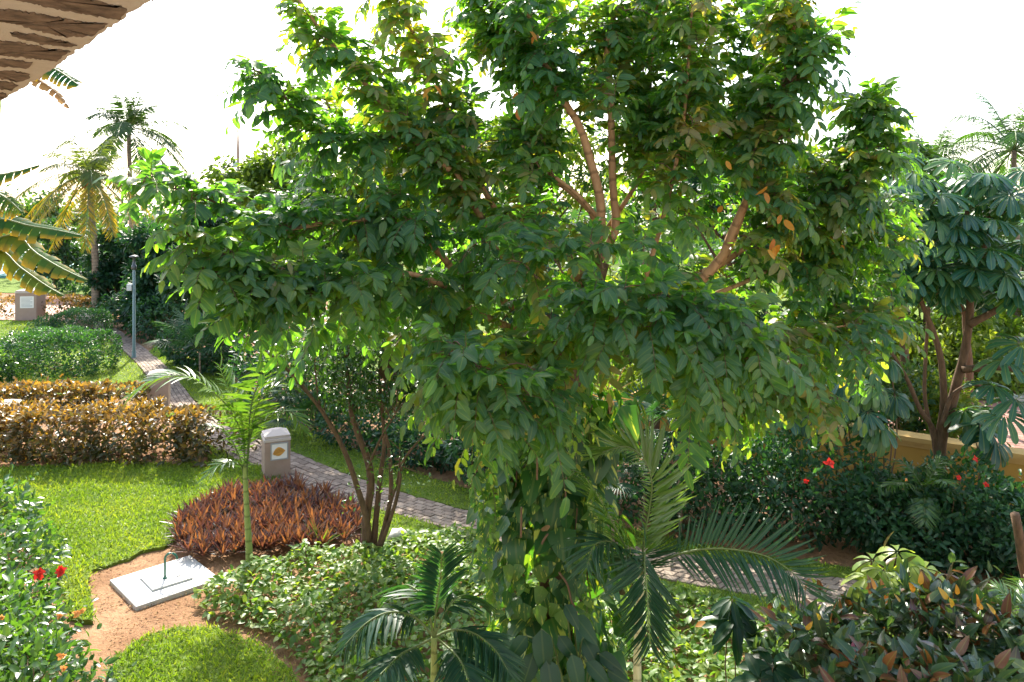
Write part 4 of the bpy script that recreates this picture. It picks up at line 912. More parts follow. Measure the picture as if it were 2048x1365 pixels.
# ------------------------------------------------------------------ banana leaves at the left edge
seed(15)
def banana_leaf(path, w, tints=(0, 1), rag=.35, up=A(0, -.6, .8), tears=30, mat='banana', sag=.35):
    mb = MB(); P = resample(path, tears + 1); T = nz(np.gradient(P, axis=0)); mb.tube(P, np.linspace(.022, .005, tears + 1), 6, 1)
    for side in (-1, 1):
        for k in range(tears):
            t0, t1 = k / tears, (k + 1) / tears; prof = lambda t: max(.08, math.sin(math.pi * min(1, t * .92 + .06)) ** .55) * (1 if t < .93 else .75)
            p0, p1 = P[k], P[k + 1]; d = T[k]; wk = w * rng.uniform(.72, 1.1); lean = rng.uniform(.1, .55); gapf = rng.uniform(.0, .3); S = nz(np.cross(d, up)) * side; N = nz(np.cross(S * side, d)); dr = rng.uniform(.1, 1) * rag
            r = []
            for j in range(4):
                f = j / 3; off = S * wk * f * math.cos(sag * f) + d * wk * lean * f * f - UP * wk * (sag * f * f + dr * f * f * .8)
                r.append((p0 + off * prof(t0), p1 + off * prof(t1) - (d * np.linalg.norm(p1 - p0) * gapf * f)))
            V = np.array([x for pr in r for x in pr]); uv = [(.5 + side * j / 6, q) for j in range(4) for q in (t0, t1)]
            mb.add(V, [(2 * j, 2 * j + 1, 2 * j + 3, 2 * j + 2) if side > 0 else (2 * j, 2 * j + 2, 2 * j + 3, 2 * j + 1) for j in range(3)], uv, rng.uniform(*tints))
    return mb
bp = thing('banana_plant', 'banana plant reaching in from the left edge with torn yellow green leaves', 'banana plant', A(-9.4, 11, 0))
MB().tube(resample(np.array([A(-9.4, 11, -.1), A(-9.3, 11, 2), A(-9.2, 11, 4.2)]), 10), np.linspace(.2, .1, 10), 10).build('trunk', M['bark_s'], bp)
crownb = A(-9.2, 11, 4.2)
for pts, y1, w, tn, rg in [([(-120, 470), (-30, 365), (30, 345), (80, 330)], 10.6, .22, (.1, .5), .4), ([(-120, 500), (-20, 440), (60, 452), (120, 462), (165, 472)], 10.0, .24, (.1, .6), .25), ([(-100, 530), (20, 470), (70, 505), (120, 535), (172, 560)], 9.6, .22, (.5, 1), .35),
                          ([(-100, 560), (-10, 500), (40, 535), (90, 570), (128, 592)], 9.8, .18, (.6, 1), .5)]:
    banana_leaf(np.vstack([crownb, pw(pts, 10.8, y1)]), w, tn, rg).build('leaf', [M['banana'], M['stem']], bp)
banana_leaf(pw([(-60, 400), (-20, 385), (10, 395), (45, 425)], 10.4, 10.2), .2, (.3, .9), .6).build('leaf', [M['banana'], M['stem']], bp)
bp2 = thing('tall_banana_plant', 'tall banana plant behind the stone overhang showing one torn green and one dead brown leaf', 'banana plant', A(-8.4, 12.5, 0))
MB().tube(resample(np.array([A(-8.4, 12.5, -.1), A(-8.3, 12.5, 4), A(-8.05, 12.5, 7.6)]), 10), np.linspace(.2, .1, 10), 10).build('trunk', M['bark_s'], bp2)
banana_leaf(pw([(-10, 170), (50, 130), (95, 133), (130, 150), (158, 172)], 12.5, 11.9), .24, (0, .4), .5, tears=20).build('leaf', [M['banana'], M['stem']], bp2)
banana_leaf(pw([(-10, 180), (50, 152), (80, 163), (112, 185), (138, 217)], 12.5, 12.0), .10, (0, 1), .6, tears=14, mat='dry').build('dead_leaf', [M['dry'], M['dry']], bp2)

# ------------------------------------------------------------------ umbrella tree on the right, and whorled shrubs under it
seed(16)
def umbels(mb, C, ax, sz, nl=11, tpl=OBOV, droop=.75, wf=1.0, tint=None):
    n = len(C); ax = nz(ax); s = nz(np.cross(ax, A(.3, .9, .1))); u = np.cross(s, ax); tint = rnd(n, 0, 1) if tint is None else tint
    for k in range(nl):
        a = 2 * np.pi * k / nl + rnd(n, -.12, .12); r = s * np.cos(a)[:, None] + u * np.sin(a)[:, None]
        dr = r + ax * .12 - UP * (droop * rnd(n, .6, 1.2))[:, None]
        mb.leaves(tpl, C + r * (sz * .10)[:, None], dr, ax * 1.0 + r * .55 + rng.normal(size=(n, 3)) * .12, sz * rnd(n, .85, 1.1), wf, np.clip(tint + rng.normal(size=n) * .12, 0, 1))
ut = thing('umbrella_tree', 'umbrella tree with multiple brown stems and drooping finger leaf rosettes on the right', 'tree', A(7.85, 14.7, 0))
Yu = 14.6; tb = MB(); g0 = A(7.85, 14.7, -.1); SP = []
for pts, y1, r0, r1 in [([(1880, 900), (1905, 800), (1930, 700), (1941, 600), (1928, 500), (1935, 420)], 14.4, .125, .04), ([(1878, 890), (1888, 800), (1878, 700), (1845, 610), (1805, 510), (1790, 430)], 14.2, .085, .03), ([(1925, 740), (1990, 735), (2050, 740), (2090, 720)], 13.6, .07, .03),
                        ([(1938, 650), (1985, 625), (2030, 598), (2080, 560)], 14.0, .07, .03), ([(1935, 580), (1960, 520), (1975, 450), (1990, 390)], 14.3, .09, .04), ([(1870, 900), (1850, 800), (1852, 700), (1862, 560)], 14.8, .045, .025), ([(1872, 880), (1840, 820), (1815, 760), (1780, 700)], 14.6, .06, .03), ([(1885, 850), (1905, 790), (1950, 770), (1990, 790)], 14.3, .05, .02)]:
    P = resample(np.vstack([g0, pw(pts, 14.7, y1)]) if pts[0][1] > 870 else pw(pts, 14.5, y1), 20); SP.append(P)
    tb.tube(P, np.linspace(r0, r1, 20), 10, wob=.04)
tb.build('trunk', M['bark_d'], ut)
pts = [(1830, 345, 14), (1905, 325, 14), (1985, 370, 13.8), (1760, 390, 14.3), (1880, 390, 13.8), (2040, 400, 13.8), (1720, 440, 14.4), (1800, 440, 13.8), (1870, 440, 13.6), (1930, 430, 13.6), (1990, 440, 13.4), (2050, 450, 13.5), (1760, 490, 14), (1840, 490, 13.6), (1910, 490, 13.4), (1980, 500, 13.3), (2040, 510, 13.3),
       (1700, 500, 14.5), (1790, 530, 13.9), (1950, 540, 13.3), (2010, 550, 13.2), (1870, 540, 13.6), (1745, 560, 14.2), (1850, 360, 14.6), (1940, 350, 14.6), (2010, 720, 13.2), (2045, 690, 13.2), (1985, 770, 13.3), (2030, 800, 13.0), (2010, 830, 12.9), (1690, 380, 14.8), (1660, 440, 14.9), (1720, 620, 14.4), (1780, 640, 14.5), (2050, 340, 14.4),
       (1800, 310, 14.9), (1770, 345, 14.8), (1960, 400, 14.5), (2048, 590, 13.4), (1890, 580, 14.9), (1820, 580, 14.7), (1975, 470, 14.8), (1735, 340, 15.1)]
C = np.array([at(x, y, Y) for x, y, Y in pts]); n = len(C)
extra = np.array([at(rng.uniform(1690, 2090), rng.uniform(345, 585), rng.uniform(13.4, 16)) for _ in range(120)]); C = np.vstack([C, extra]); n = len(C)
cm = MB(); ax = UP + rdir(n) * .2 + A(0, -.32, 0); tn = np.clip(rng.beta(2, 2, n), 0, 1); tn[:2] = 1
umbels(cm, C, ax, rnd(n, .36, .47), 14, droop=.12, wf=.9, tint=tn)
pt = []
for c in C:
    q = near_on(SP, c - UP * .35); pt.append(resample(np.array([q, (q + c) / 2 - UP * .12, c]), 6))
cm.tubes(np.array(pt), np.linspace(.014, .007, 6), 5, 1)
cm.build('crown', [M['scheff'], M['stem']], ut)
def whorl(name, label, spots, gx, Y, size, nl, group=None, mat='scheff', tpl=OBOV, wf=1.25, droop=.55, stem=.018, cat='shrub'):
    b = A((gx - 1024) / F * Y, Y, 0); t = thing(name, label, cat, b, group); cm, sm = MB(), MB()
    C = np.array([at(*s) for s in spots]); n = len(C)
    for c in C: sm.tube(resample(np.array([b + A(rng.normal() * .1, 0, -.05), (b + c) / 2 + A(rng.normal() * .1, .1, .05), c]), 8), np.linspace(stem, stem * .5, 8), 6)
    for j in range(2): umbels(cm, C - UP * .06 * j, UP + rdir(n) * .3 + A(0, -.45, 0), np.full(n, size) * rnd(n, .8, 1.1), nl, tpl, droop + .25 * j, wf)
    cm.build('foliage', M[mat], t); sm.build('stem', M['twig'], t); return t
whorl('frangipani_shrub', 'dark shrub with whorls of broad drooping leaves left of the umbrella tree stems', [(1745, 770, 13.9), (1690, 755, 14.2), (1735, 825, 13.8), (1660, 810, 13.9), (1780, 720, 14.4), (1640, 750, 14.6), (1790, 790, 14.2), (1600, 780, 14.4), (1700, 700, 14.6), (1760, 850, 13.8), (1575, 815, 14.2), (1710, 790, 14.0), (1620, 830, 14.1)], 1750, 14.3, .36, 10, droop=.35)
whorl('frangipani_shrub', 'dark leafy shrub right of the umbrella tree trunk above the yellow wall', [(1960, 850, 14.0), (1990, 880, 13.8), (1930, 820, 14.3), (1975, 820, 14.3)], 1965, 14.3, .42, 8, droop=.4)
sch = thing('umbrella_seedling', 'small sunlit umbrella plant with wavy pale green leaves above the croton hedge', 'plant', A((1790 - 1024) / F * 9.3, 9.3, 0))
cm, sm = MB(), MB(); b = A((1790 - 1024) / F * 9.3, 9.3, -.05)
C = np.array([at(x, y, Y) for x, y, Y in [(1745, 1122, 9.2), (1795, 1105, 9.2), (1735, 1155, 9.0), (1800, 1150, 9.0), (1845, 1165, 9.0), (1770, 1185, 8.9), (1830, 1195, 8.9), (1765, 1140, 9.0), (1820, 1130, 9.1), (1780, 1160, 8.9), (1850, 1140, 9.3)]])
umbels(cm, C, UP + rdir(len(C)) * .35 + A(0, -.2, 0), rnd(len(C), .20, .29), 8, OBOV, .3, 1.5, rnd(len(C), .6, 1))
for c in C: sm.tube(resample(np.array([b, (b + c) / 2 + A(.03, .1, .2), c]), 8), np.linspace(.016, .006, 8), 6)
cm.build('foliage', M['cover'], sch); sm.build('stem', M['stem'], sch)

# ------------------------------------------------------------------ multi stemmed small tree by the path
seed(17)
g0 = gp(742, 1112); st_ = thing('small_tree', 'small multi stemmed brown tree with a long bare branch leaning left over the path', 'tree', g0)
tb = MB(); BR = []
for pts, y0, y1, r0, r1 in [([(735, 1112), (732, 1040), (742, 975), (735, 920), (706, 840), (700, 780), (690, 720)], 13.6, 13.8, .085, .03), ([(738, 1112), (735, 1050), (718, 985), (690, 905), (655, 840), (615, 785), (565, 730), (520, 695), (480, 670)], 13.6, 13.2, .06, .014), ([(745, 1112), (752, 1040), (760, 960), (768, 890), (765, 830), (758, 760)], 13.6, 13.9, .06, .022),
                            ([(752, 1112), (770, 1050), (782, 985), (778, 900), (765, 840), (770, 760)], 13.5, 13.7, .05, .018), ([(756, 1108), (790, 1010), (800, 960), (805, 925), (840, 880), (900, 830)], 13.5, 13.3, .042, .010), ([(770, 1040), (795, 960), (800, 900)], 13.5, 13.4, .03, .008), ([(640, 815), (632, 760), (628, 700)], 13.4, 13.6, .02, .008), ([(735, 940), (760, 880), (790, 830)], 13.6, 13.2, .028, .01)]:
    P = resample(pw(pts, y0, y1), 20)
    if pts[0][1] > 1100: P[0, 2] = -.05
    BR.append(P); tb.tube(P, np.linspace(r0, r1, 20), 10, wob=.05)
tb.build('trunk', M['bark_d'], st_)
cm = MB(); tw = []
reg = [(530, 680), (640, 640), (760, 630), (900, 650), (890, 800), (800, 830), (690, 810), (600, 780)]
for k in range(330):
    p = rng.uniform((520, 630), (920, 820))
    if not pip(p[None], np.array(reg))[0]: continue
    c = at(*p, rng.uniform(13.2, 14.6)); q = near_on(BR, c - UP * .2); tw.append(resample(np.array([q, (q + c) / 2 + UP * .1, c]), 5))
    m = 42; P = c + rdir(m) * .26 * (rnd(m, 0, 1) ** .5)[:, None]; cm.leaves(LEAF3, P, rdir(m) - UP * .3, UP + rdir(m) * .6, rnd(m, .06, .12), 1.0, np.clip(rng.uniform(.1, .6) + rng.normal(size=m) * .15, 0, 1))
for px, py, k in [(730, 915, 20), (800, 920, 26), (835, 870, 22), (760, 990, 14), (715, 960, 14), (805, 960, 18), (700, 1010, 12), (720, 850, 18), (880, 850, 18), (780, 880, 18), (765, 940, 20), (846, 950, 14)]:
    c = at(px, py, 13.4); P = c + rdir(k) * .17; cm.leaves(LEAF3, P, rdir(k) + UP * .3, UP + rdir(k) * .6, rnd(k, .05, .10), 1.1, rnd(k, .6, 1)); q = near_on(BR, c); tw.append(resample(np.array([q, (q + c) / 2, c]), 5))
cm.tubes(np.array(tw), np.linspace(.008, .004, 5), 4, 1)
cm.build('crown', [M['hib'], M['twig']], st_)

# ------------------------------------------------------------------ hedges and shrubs on the left
seed(18)
CG = 'copper leaved hedge rows'
def hedge_row(label, px0, px1, pyb, depth, h, n, leafL, sd, skew=0.0):
    seed(sd); a, b = gp(px0, pyb), gp(px1, pyb); c = (a + b) / 2 + A(0, depth / 2, h * .56)
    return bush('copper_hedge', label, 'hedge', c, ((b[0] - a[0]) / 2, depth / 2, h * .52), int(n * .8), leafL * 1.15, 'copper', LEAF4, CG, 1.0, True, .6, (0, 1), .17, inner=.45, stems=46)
hedge_row('front copper leaved hedge row at the back of the near lawn', -150, 420, 933, 1.15, .98, 9000, .135, 41)
hedge_row('rear copper leaved hedge row nearer the round clipped shrubs', -150, 270, 828, 1.0, .58, 4200, .15, 42)
seed(43)
c = gp(75, 646); bush('copper_shrub', 'small copper shrub bed left of the tall far pillar', 'shrub', c + A(-1.2, 2, .4), (2.6, .8, .5), 1300, .2, 'copper', LEAF2, 'small copper shrubs by the plaza', box=True)
c = gp(165, 642); bush('copper_shrub', 'small copper shrub beside the far paved path entry', 'shrub', c + A(.2, 1.0, .4), (1.3, .7, .5), 700, .2, 'copper', LEAF2, 'small copper shrubs by the plaza', box=True)
SG = 'clipped shrubs on the far lawn'
def gpd(px, py, dy): g_ = gp(px, py); Y_ = g_[1] + dy; return A((px - 1024) / F * Y_, g_[1], 0)
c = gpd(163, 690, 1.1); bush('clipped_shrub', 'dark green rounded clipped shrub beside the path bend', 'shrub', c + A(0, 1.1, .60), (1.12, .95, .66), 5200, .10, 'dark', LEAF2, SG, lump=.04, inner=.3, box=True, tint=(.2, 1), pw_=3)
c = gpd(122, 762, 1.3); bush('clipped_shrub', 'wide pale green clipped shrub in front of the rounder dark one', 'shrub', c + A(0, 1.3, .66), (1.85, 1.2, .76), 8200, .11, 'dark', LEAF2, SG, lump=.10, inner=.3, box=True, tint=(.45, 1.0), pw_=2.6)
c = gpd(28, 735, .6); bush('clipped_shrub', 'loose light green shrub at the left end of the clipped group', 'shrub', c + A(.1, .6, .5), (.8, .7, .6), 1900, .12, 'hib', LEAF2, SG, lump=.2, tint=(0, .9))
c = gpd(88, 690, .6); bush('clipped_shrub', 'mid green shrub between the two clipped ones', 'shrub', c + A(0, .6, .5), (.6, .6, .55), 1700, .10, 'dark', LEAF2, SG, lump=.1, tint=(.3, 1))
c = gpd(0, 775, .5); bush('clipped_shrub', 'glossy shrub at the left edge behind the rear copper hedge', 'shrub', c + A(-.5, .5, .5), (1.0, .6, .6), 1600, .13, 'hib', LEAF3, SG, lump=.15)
# glossy hibiscus hedge bottom left
FLY[0] = 10.6
HG = 'glossy hibiscus shrubs at lower left'
def hb(px, py, Y, r, n, label, fl=()):
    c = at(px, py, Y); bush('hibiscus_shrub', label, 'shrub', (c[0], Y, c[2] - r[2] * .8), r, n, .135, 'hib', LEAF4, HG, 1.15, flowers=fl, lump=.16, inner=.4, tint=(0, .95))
hb(-55, 985, 13.6, (1.05, .9, .62), 1700, 'hibiscus shrub at left edge beside the upper part of the near lawn')
hb(-45, 1080, 11.8, (1.0, .9, .68), 1900, 'hibiscus shrub with two red flowers left of the bare soil', [(77, 1147, 'flower_r', .085), (122, 1142, 'flower_r', .09)])
FLY[0] = 9.2
hb(-15, 1200, 10.2, (.95, .8, .72), 2000, 'hibiscus shrub with orange blossoms at the edge of the soil', [(120, 1232, 'flower_o', .055), (155, 1226, 'flower_o', .055), (165, 1222, 'flower_o', .042), (3, 1235, 'flower_o', .042)])
FLY[0] = 7.7
hb(25, 1310, 8.7, (1.0, .75, .8), 2200, 'hibiscus shrub in the bottom left corner of the garden', [(125, 1312, 'flower_o', .042), (128, 1338, 'flower_o', .042)])
hb(-90, 1240, 9.2, (.8, .8, .9), 1500, 'hibiscus shrub cut by the left edge low down')
hb(160, 1430, 8.4, (.6, .5, .55), 1100, 'low hibiscus shrub beside the lower lawn')

# ------------------------------------------------------------------ purple and orange boat lily bed, ground cover
seed(19)
BED = ground([(352, 1085), (352, 1060), (400, 1022), (470, 992), (540, 982), (600, 985), (650, 1000), (710, 1030), (722, 1060), (700, 1092), (640, 1108), (560, 1112), (500, 1120), (420, 1130), (370, 1120)])
P = in_poly(BED, 60); P = P[rng.permutation(len(P))]; keep = []
for p in P:
    if all((p - q_) @ (p - q_) > (.112 ** 2) for q_ in keep): keep.append(p)
P = np.array(keep); sizes = rnd(len(P), .85, 1.2)
lb = MB()
for j, p in enumerate(P):
    n = 17; a = np.arange(n) * 2.4 + rng.uniform(0, 6); el = np.linspace(1.35, .35, n); h = .10 + .06 * rng.uniform()
    d = np.stack([np.cos(a) * np.cos(el), np.sin(a) * np.cos(el), np.sin(el)], 1)
    lb.leaves(SWORD, np.tile(A(*p, h * .6), (n, 1)) + d * .02, d, -d * A(.4, .4, 0) + UP + rdir(n) * .2, rnd(n, .24, .36) * sizes[j], 1.1, np.clip(np.linspace(.98, .1, n) + rng.normal(size=n) * .22 + rng.normal() * .14, 0, 1))
tag(lb.build('boat_lily_bed', M['rhoeo']), 'bed of spiky purple and orange boat lilies beside the young palm', 'flower bed', kind='stuff')
sm = thing('grassy_plant', 'small pale spiky plant at the right rim of the orange bed', 'plant', gp(640, 1098)); lb = MB(); n = 34; b = gp(640, 1098)
a = rnd(n, 0, 6.28); el = rnd(n, .5, 1.4); d = np.stack([np.cos(a) * np.cos(el), np.sin(a) * np.cos(el), np.sin(el)], 1); lb.leaves(STRAP, np.tile(b, (n, 1)), d, UP + rdir(n) * .4, rnd(n, .3, .6), .5, rnd(n, .5, 1)); lb.build('foliage', M['palm'], sm)
sm = thing('bromeliad', 'small striped bromeliad at the foot of the multi stemmed tree', 'plant', gp(722, 1106)); lb = MB(); n = 26; b = gp(718, 1106)
a = rnd(n, 0, 6.28); el = rnd(n, .3, 1.3); d = np.stack([np.cos(a) * np.cos(el), np.sin(a) * np.cos(el), np.sin(el)], 1); lb.leaves(STRAP, np.tile(b, (n, 1)), d, UP + rdir(n) * .4, rnd(n, .25, .42), .8, rnd(n, .1, .9)); lb.build('foliage', M['rhoeo'], sm)
COVER = ground([(385, 1208), (430, 1172), (500, 1140), (600, 1118), (700, 1110), (770, 1092), (850, 1075), (940, 1082), (990, 1098), (1150, 1140), (1330, 1190), (1500, 1235), (1590, 1262), (1750, 1300), (1750, 1700), (560, 1700), (640, 1440), (622, 1370), (590, 1320), (520, 1262), (430, 1240)])
P = in_poly(COVER, 460); n = len(P)
hill = .30 + .10 * np.sin(P[:, 0] * 2.7 + 1) * np.cos(P[:, 1] * 2.1) + .06 * np.sin(P[:, 0] * 6 + P[:, 1] * 5)
q = np.asarray(COVER)[:, :2]; r_ = np.roll(q, -1, 0); dist = np.full(n, 9.)
for a_, b_ in zip(q, r_):
    ab = b_ - a_; t = np.clip(((P - a_) @ ab) / (ab @ ab), 0, 1); dist = np.minimum(dist, np.linalg.norm(P - a_ - t[:, None] * ab, axis=1))
hill *= np.clip(.25 + dist / .45, 0, 1)
z = hill * rnd(n, .35, 1.05) ** .6
lb = MB(); lb.leaves(LEAF4, np.c_[P, z], rdir(n) * A(1, 1, .5) + UP * .1 + A(0, -.25, 0), UP + rdir(n) * .55, rnd(n, .075, .15), rnd(n, 1.1, 1.5), np.clip(rng.beta(2.6, 1.9, n), 0, 1))
st = MB(); m = 900; i = rng.integers(0, n, m); p0 = np.c_[P[i], np.zeros(m)]; p1 = np.c_[P[i] + rng.normal(size=(m, 2)) * .06, hill[i]]
st.tubes(np.stack([p0, (p0 + p1) / 2 + rng.normal(size=(m, 3)) * .02, p1], 1), .004, 3)
lb.v += [v for v in st.v]; lb.li += [x + lb.n for x in st.li]; lb.lt += st.lt; lb.uv += st.uv; lb.tint += st.tint; lb.mi += [x + 1 for x in st.mi]; lb.n += st.n
tag(lb.build('ground_cover', [M['cover'], M['stem']]), 'glossy light green creeping ground cover across the front bed', 'ground cover', kind='stuff')
fl_lab = ['fallen orange leaf on the ground cover left of the vine trunk', 'fallen rusty leaf low on the ground cover near the vine', 'fallen red brown leaf on ground cover right of the palm stem', 'fallen curled brown leaf beside the vine stems', 'fallen tan leaf near the bottom edge below the vine']
for k, (x, y, Y) in enumerate([(887, 1103, 12.6), (1018, 1342, 9.0), (1412, 1246, 10.4), (1095, 1062, 8.15), (1240, 1352, 8.6)]):
    mb = MB(); mb.leaves(BROAD, at(x, y, Y)[None], rdir(1) * A(1, 1, .3), A(0, -.6, 1)[None] + rdir(1) * .3, A(.15), 1.3, rnd(1, .5, 1)); tag(mb.build('fallen_leaf', M['yellow' if k != 3 else 'dry']), fl_lab[k], 'fallen leaf', 'fallen leaves on the ground cover')
# croton hedge lower right
seed(20)
CR = 'croton shrubs at lower right'
def croton(px, py, Y, r, n, label, extra=()):
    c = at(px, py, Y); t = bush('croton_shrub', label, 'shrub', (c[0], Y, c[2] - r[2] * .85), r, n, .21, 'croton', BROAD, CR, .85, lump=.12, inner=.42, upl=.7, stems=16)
    for x, y, mat, L in extra:
        mb = MB(); mb.leaves(BROAD, at(x, y, Y - r[1] * .7)[None], (UP + rdir(1)[0] * .6)[None], (A(0, -1, .2) + rdir(1)[0] * .5)[None], A(L * .85), .85, rnd(1, 0, 1)); mb.build('bright_leaf', M[mat], t)
croton(1640, 1250, 7.9, (.62, .6, .75), 900, 'croton shrub with a pink leaf beside the ground cover', [(1708, 1318, 'pink', .17), (1612, 1260, 'crotony', .12), (1640, 1240, 'crotony', .11), (1580, 1265, 'crotony', .10)])
croton(1790, 1215, 8.2, (.7, .65, .85), 1200, 'croton shrub with orange new leaves below the pale umbrella seedling', [(1750, 1180, 'crotony', .13), (1840, 1170, 'crotony', .15), (1828, 1185, 'crotony', .15), (1800, 1205, 'crotony', .10)])
croton(1930, 1225, 8.0, (.7, .65, .85), 1200, 'croton shrub with yellow tipped shoots near the right edge', [(1895, 1200, 'crotony', .15), (1915, 1190, 'crotony', .12), (1955, 1215, 'crotony', .14), (1990, 1230, 'crotony', .13), (1905, 1215, 'crotony', .14), (1965, 1220, 'crotony', .11)])
croton(2060, 1280, 7.6, (.6, .6, .85), 800, 'croton shrub cut off by the right edge')
croton(1840, 1330, 7.0, (.8, .5, .7), 1000, 'lowest croton shrub at the bottom right corner')
whorl('dark_seedling', 'dark upright seedling with long drooping leaves standing in the ground cover', [(1465, 1200, 8.6), (1470, 1240, 8.5)], 1468, 8.6, .32, 7, None, 'bigdark', LEAF5, .8, .55, .010, 'plant')
whorl('dark_seedling', 'dark broad leaved seedling at the bottom edge left of the crotons', [(1545, 1335, 7.6), (1520, 1360, 7.5)], 1535, 7.6, .28, 6, None, 'bigdark', LEAF5, 1.1, .4, .010, 'plant')

# ------------------------------------------------------------------ shrubs along the far side of the path, right
seed(23)
RG = 'dark hibiscus shrubs along the far side of the path'
FLY[0] = 12.2
def sh(px, pyb, pyt, w, n, label, dep=1.0, fl=(), mat='dark', leafL=.135, group=RG, tpl=LEAF4, name='hibiscus_shrub', **kw):
    g0 = gp(px, pyb); Y = g0[1] + dep; top = CH + (HY - pyt) / F * (Y - dep * .3); h = max(.6, top)
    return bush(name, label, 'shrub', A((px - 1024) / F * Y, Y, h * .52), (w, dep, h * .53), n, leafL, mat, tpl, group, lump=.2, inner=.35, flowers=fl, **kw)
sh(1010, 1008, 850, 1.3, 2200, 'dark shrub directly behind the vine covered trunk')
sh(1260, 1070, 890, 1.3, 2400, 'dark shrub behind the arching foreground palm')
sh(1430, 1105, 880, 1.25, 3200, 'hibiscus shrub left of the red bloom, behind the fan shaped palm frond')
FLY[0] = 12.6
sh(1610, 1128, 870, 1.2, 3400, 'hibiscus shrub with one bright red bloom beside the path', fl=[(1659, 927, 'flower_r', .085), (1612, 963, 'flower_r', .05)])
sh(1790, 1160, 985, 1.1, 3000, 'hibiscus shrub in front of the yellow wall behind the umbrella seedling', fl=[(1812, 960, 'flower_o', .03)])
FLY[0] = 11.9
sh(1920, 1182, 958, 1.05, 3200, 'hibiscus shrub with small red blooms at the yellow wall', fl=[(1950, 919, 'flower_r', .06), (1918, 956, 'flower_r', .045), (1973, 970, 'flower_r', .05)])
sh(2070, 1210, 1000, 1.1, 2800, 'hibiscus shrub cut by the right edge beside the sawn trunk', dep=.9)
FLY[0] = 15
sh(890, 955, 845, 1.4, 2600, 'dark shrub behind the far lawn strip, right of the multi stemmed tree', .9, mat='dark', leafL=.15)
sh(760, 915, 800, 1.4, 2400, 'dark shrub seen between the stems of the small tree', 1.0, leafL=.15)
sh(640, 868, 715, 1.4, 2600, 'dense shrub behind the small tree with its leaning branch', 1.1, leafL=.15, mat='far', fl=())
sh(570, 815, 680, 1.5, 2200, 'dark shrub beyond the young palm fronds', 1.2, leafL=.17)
seed(24)
PGp = 'fan palms under the big tree'
def fanpalm(label, px, py, Y, nf, r, mat='palmd', name='fan_palm', tint=(0, .8)):
    hub = at(px, py, Y); b = A(hub[0], Y, 0); t = thing(name, label, 'palm', b, PGp); MB().tube(resample(np.array([b - UP * .05, (b + hub) / 2, hub - UP * .25]), 8), .035, 8).build('trunk', M['bark_g'], t)
    for k in range(nf):
        az = k * 2.4 + .5; el = 1.2 - 1.3 * k / nf; d = A(math.cos(az) * math.cos(el), math.sin(az) * math.cos(el) - .25, math.sin(el)); e = hub + d * r * rng.uniform(.5, .9)
        mb = MB(); mb.tube(resample(np.array([hub - UP * .2, (hub + e) / 2 + UP * .05, e]), 5), .008, 5, 1)
        d = nz(d); s = nz(np.cross(d, UP)); n = 26; a = np.linspace(-2.2, 2.2, n)[:, None]; nn = np.cross(s, d); dr = d * np.cos(a) + s * np.sin(a) - UP * .18 + nn * .1
        mb.leaves(STRAP, np.tile(e, (n, 1)), dr, nn + rdir(n) * .1, r * .62 * rnd(n, .9, 1.05), .75, rnd(n, *tint)); mb.build('frond', [M[mat], M['stem']], t)
fanpalm('fan palm with bluish round fans below the big tree', 1290, 860, 14.6, 11, .9)
fanpalm('fan palm right of the bluish one, close to the shrubs', 1360, 850, 14.2, 9, .85)
fanpalm('low fan palm deep in shade behind the vine', 1225, 940, 13.8, 8, .7)
fanpalm('low spreading palm at the foot of the dark bank by the path bend', 400, 690, 27, 12, 1.3)
fanpalm('spiky palm at the soil edge beyond the young palm', 620, 835, 20.5, 10, 1.0)
dp = thing('dry_palm', 'dead palm stub with hanging dry brown fronds beside the fan palms', 'palm', A((1218 - 1024) / F * 14, 14, 0)); hub = at(1216, 800, 14); mb = MB(); mb.tube(resample(np.array([A(hub[0], 14, -.05), A(hub[0] + .04, 14, 1.3), hub]), 8), .06, 8); mb.build('trunk', M['bark_g'], dp)
mb = MB(); n = 60; P = np.tile(hub, (n, 1)) + rng.normal(size=(n, 3)) * .05; mb.leaves(STRAP, P, A(0, 0, -1) + rng.normal(size=(n, 3)) * .16, rdir(n), rnd(n, .5, 1.1), .5, rnd(n, 0, 1)); m = 14; mb.leaves(STRAP, P[:m], rdir(m) + UP * .3, rdir(m), rnd(m, .4, .9), .3, rnd(m, 0, 1)); mb.build('dry_frond', M['dry'], dp)
def low_palm(label, px, py, Y, L, nf, ll, mat='palm', group='small feathery palms among the shrubs', upb=0):
    hub = at(px, py, Y); b = A(hub[0], Y, 0); fr = []
    for k in range(nf):
        az = k * 2.4; el = 1.25 - 1.2 * k / nf + upb; d = A(math.cos(az) * math.cos(el), math.sin(az) * math.cos(el), math.sin(el)); fr.append(frond(arc(hub, d, L * rng.uniform(.8, 1.1), .9), ll, 30, .4, .3, 1.0, tint=(.1, 1), t0=.2, r0=.01))
    return palm('feather_palm', label, b, [b - UP * .05, (b + hub) / 2, hub], .04, .025, fr, mat, 'bark_s', group)
low_palm('small feathery palm in front of the yellow wall below the umbrella tree', 1850, 985, 13.3, 1.0, 8, .3)
low_palm('grassy feathery palm at the far right edge near the path', 2040, 1235, 9.8, .8, 8, .28)
sp0 = at(2052, 1150, 10.6); sp1 = at(2030, 1028, 10.5)
tag(MB().tube(resample(np.array([A(sp0[0] + .35, 10.6, -.05), sp0, (sp0 + sp1) / 2, sp1]), 12), np.linspace(.08, .055, 12), 12, wob=.05).build('sawn_trunk', M['bark_d']), 'bare sawn off brown trunk leaning at the right edge', 'trunk')

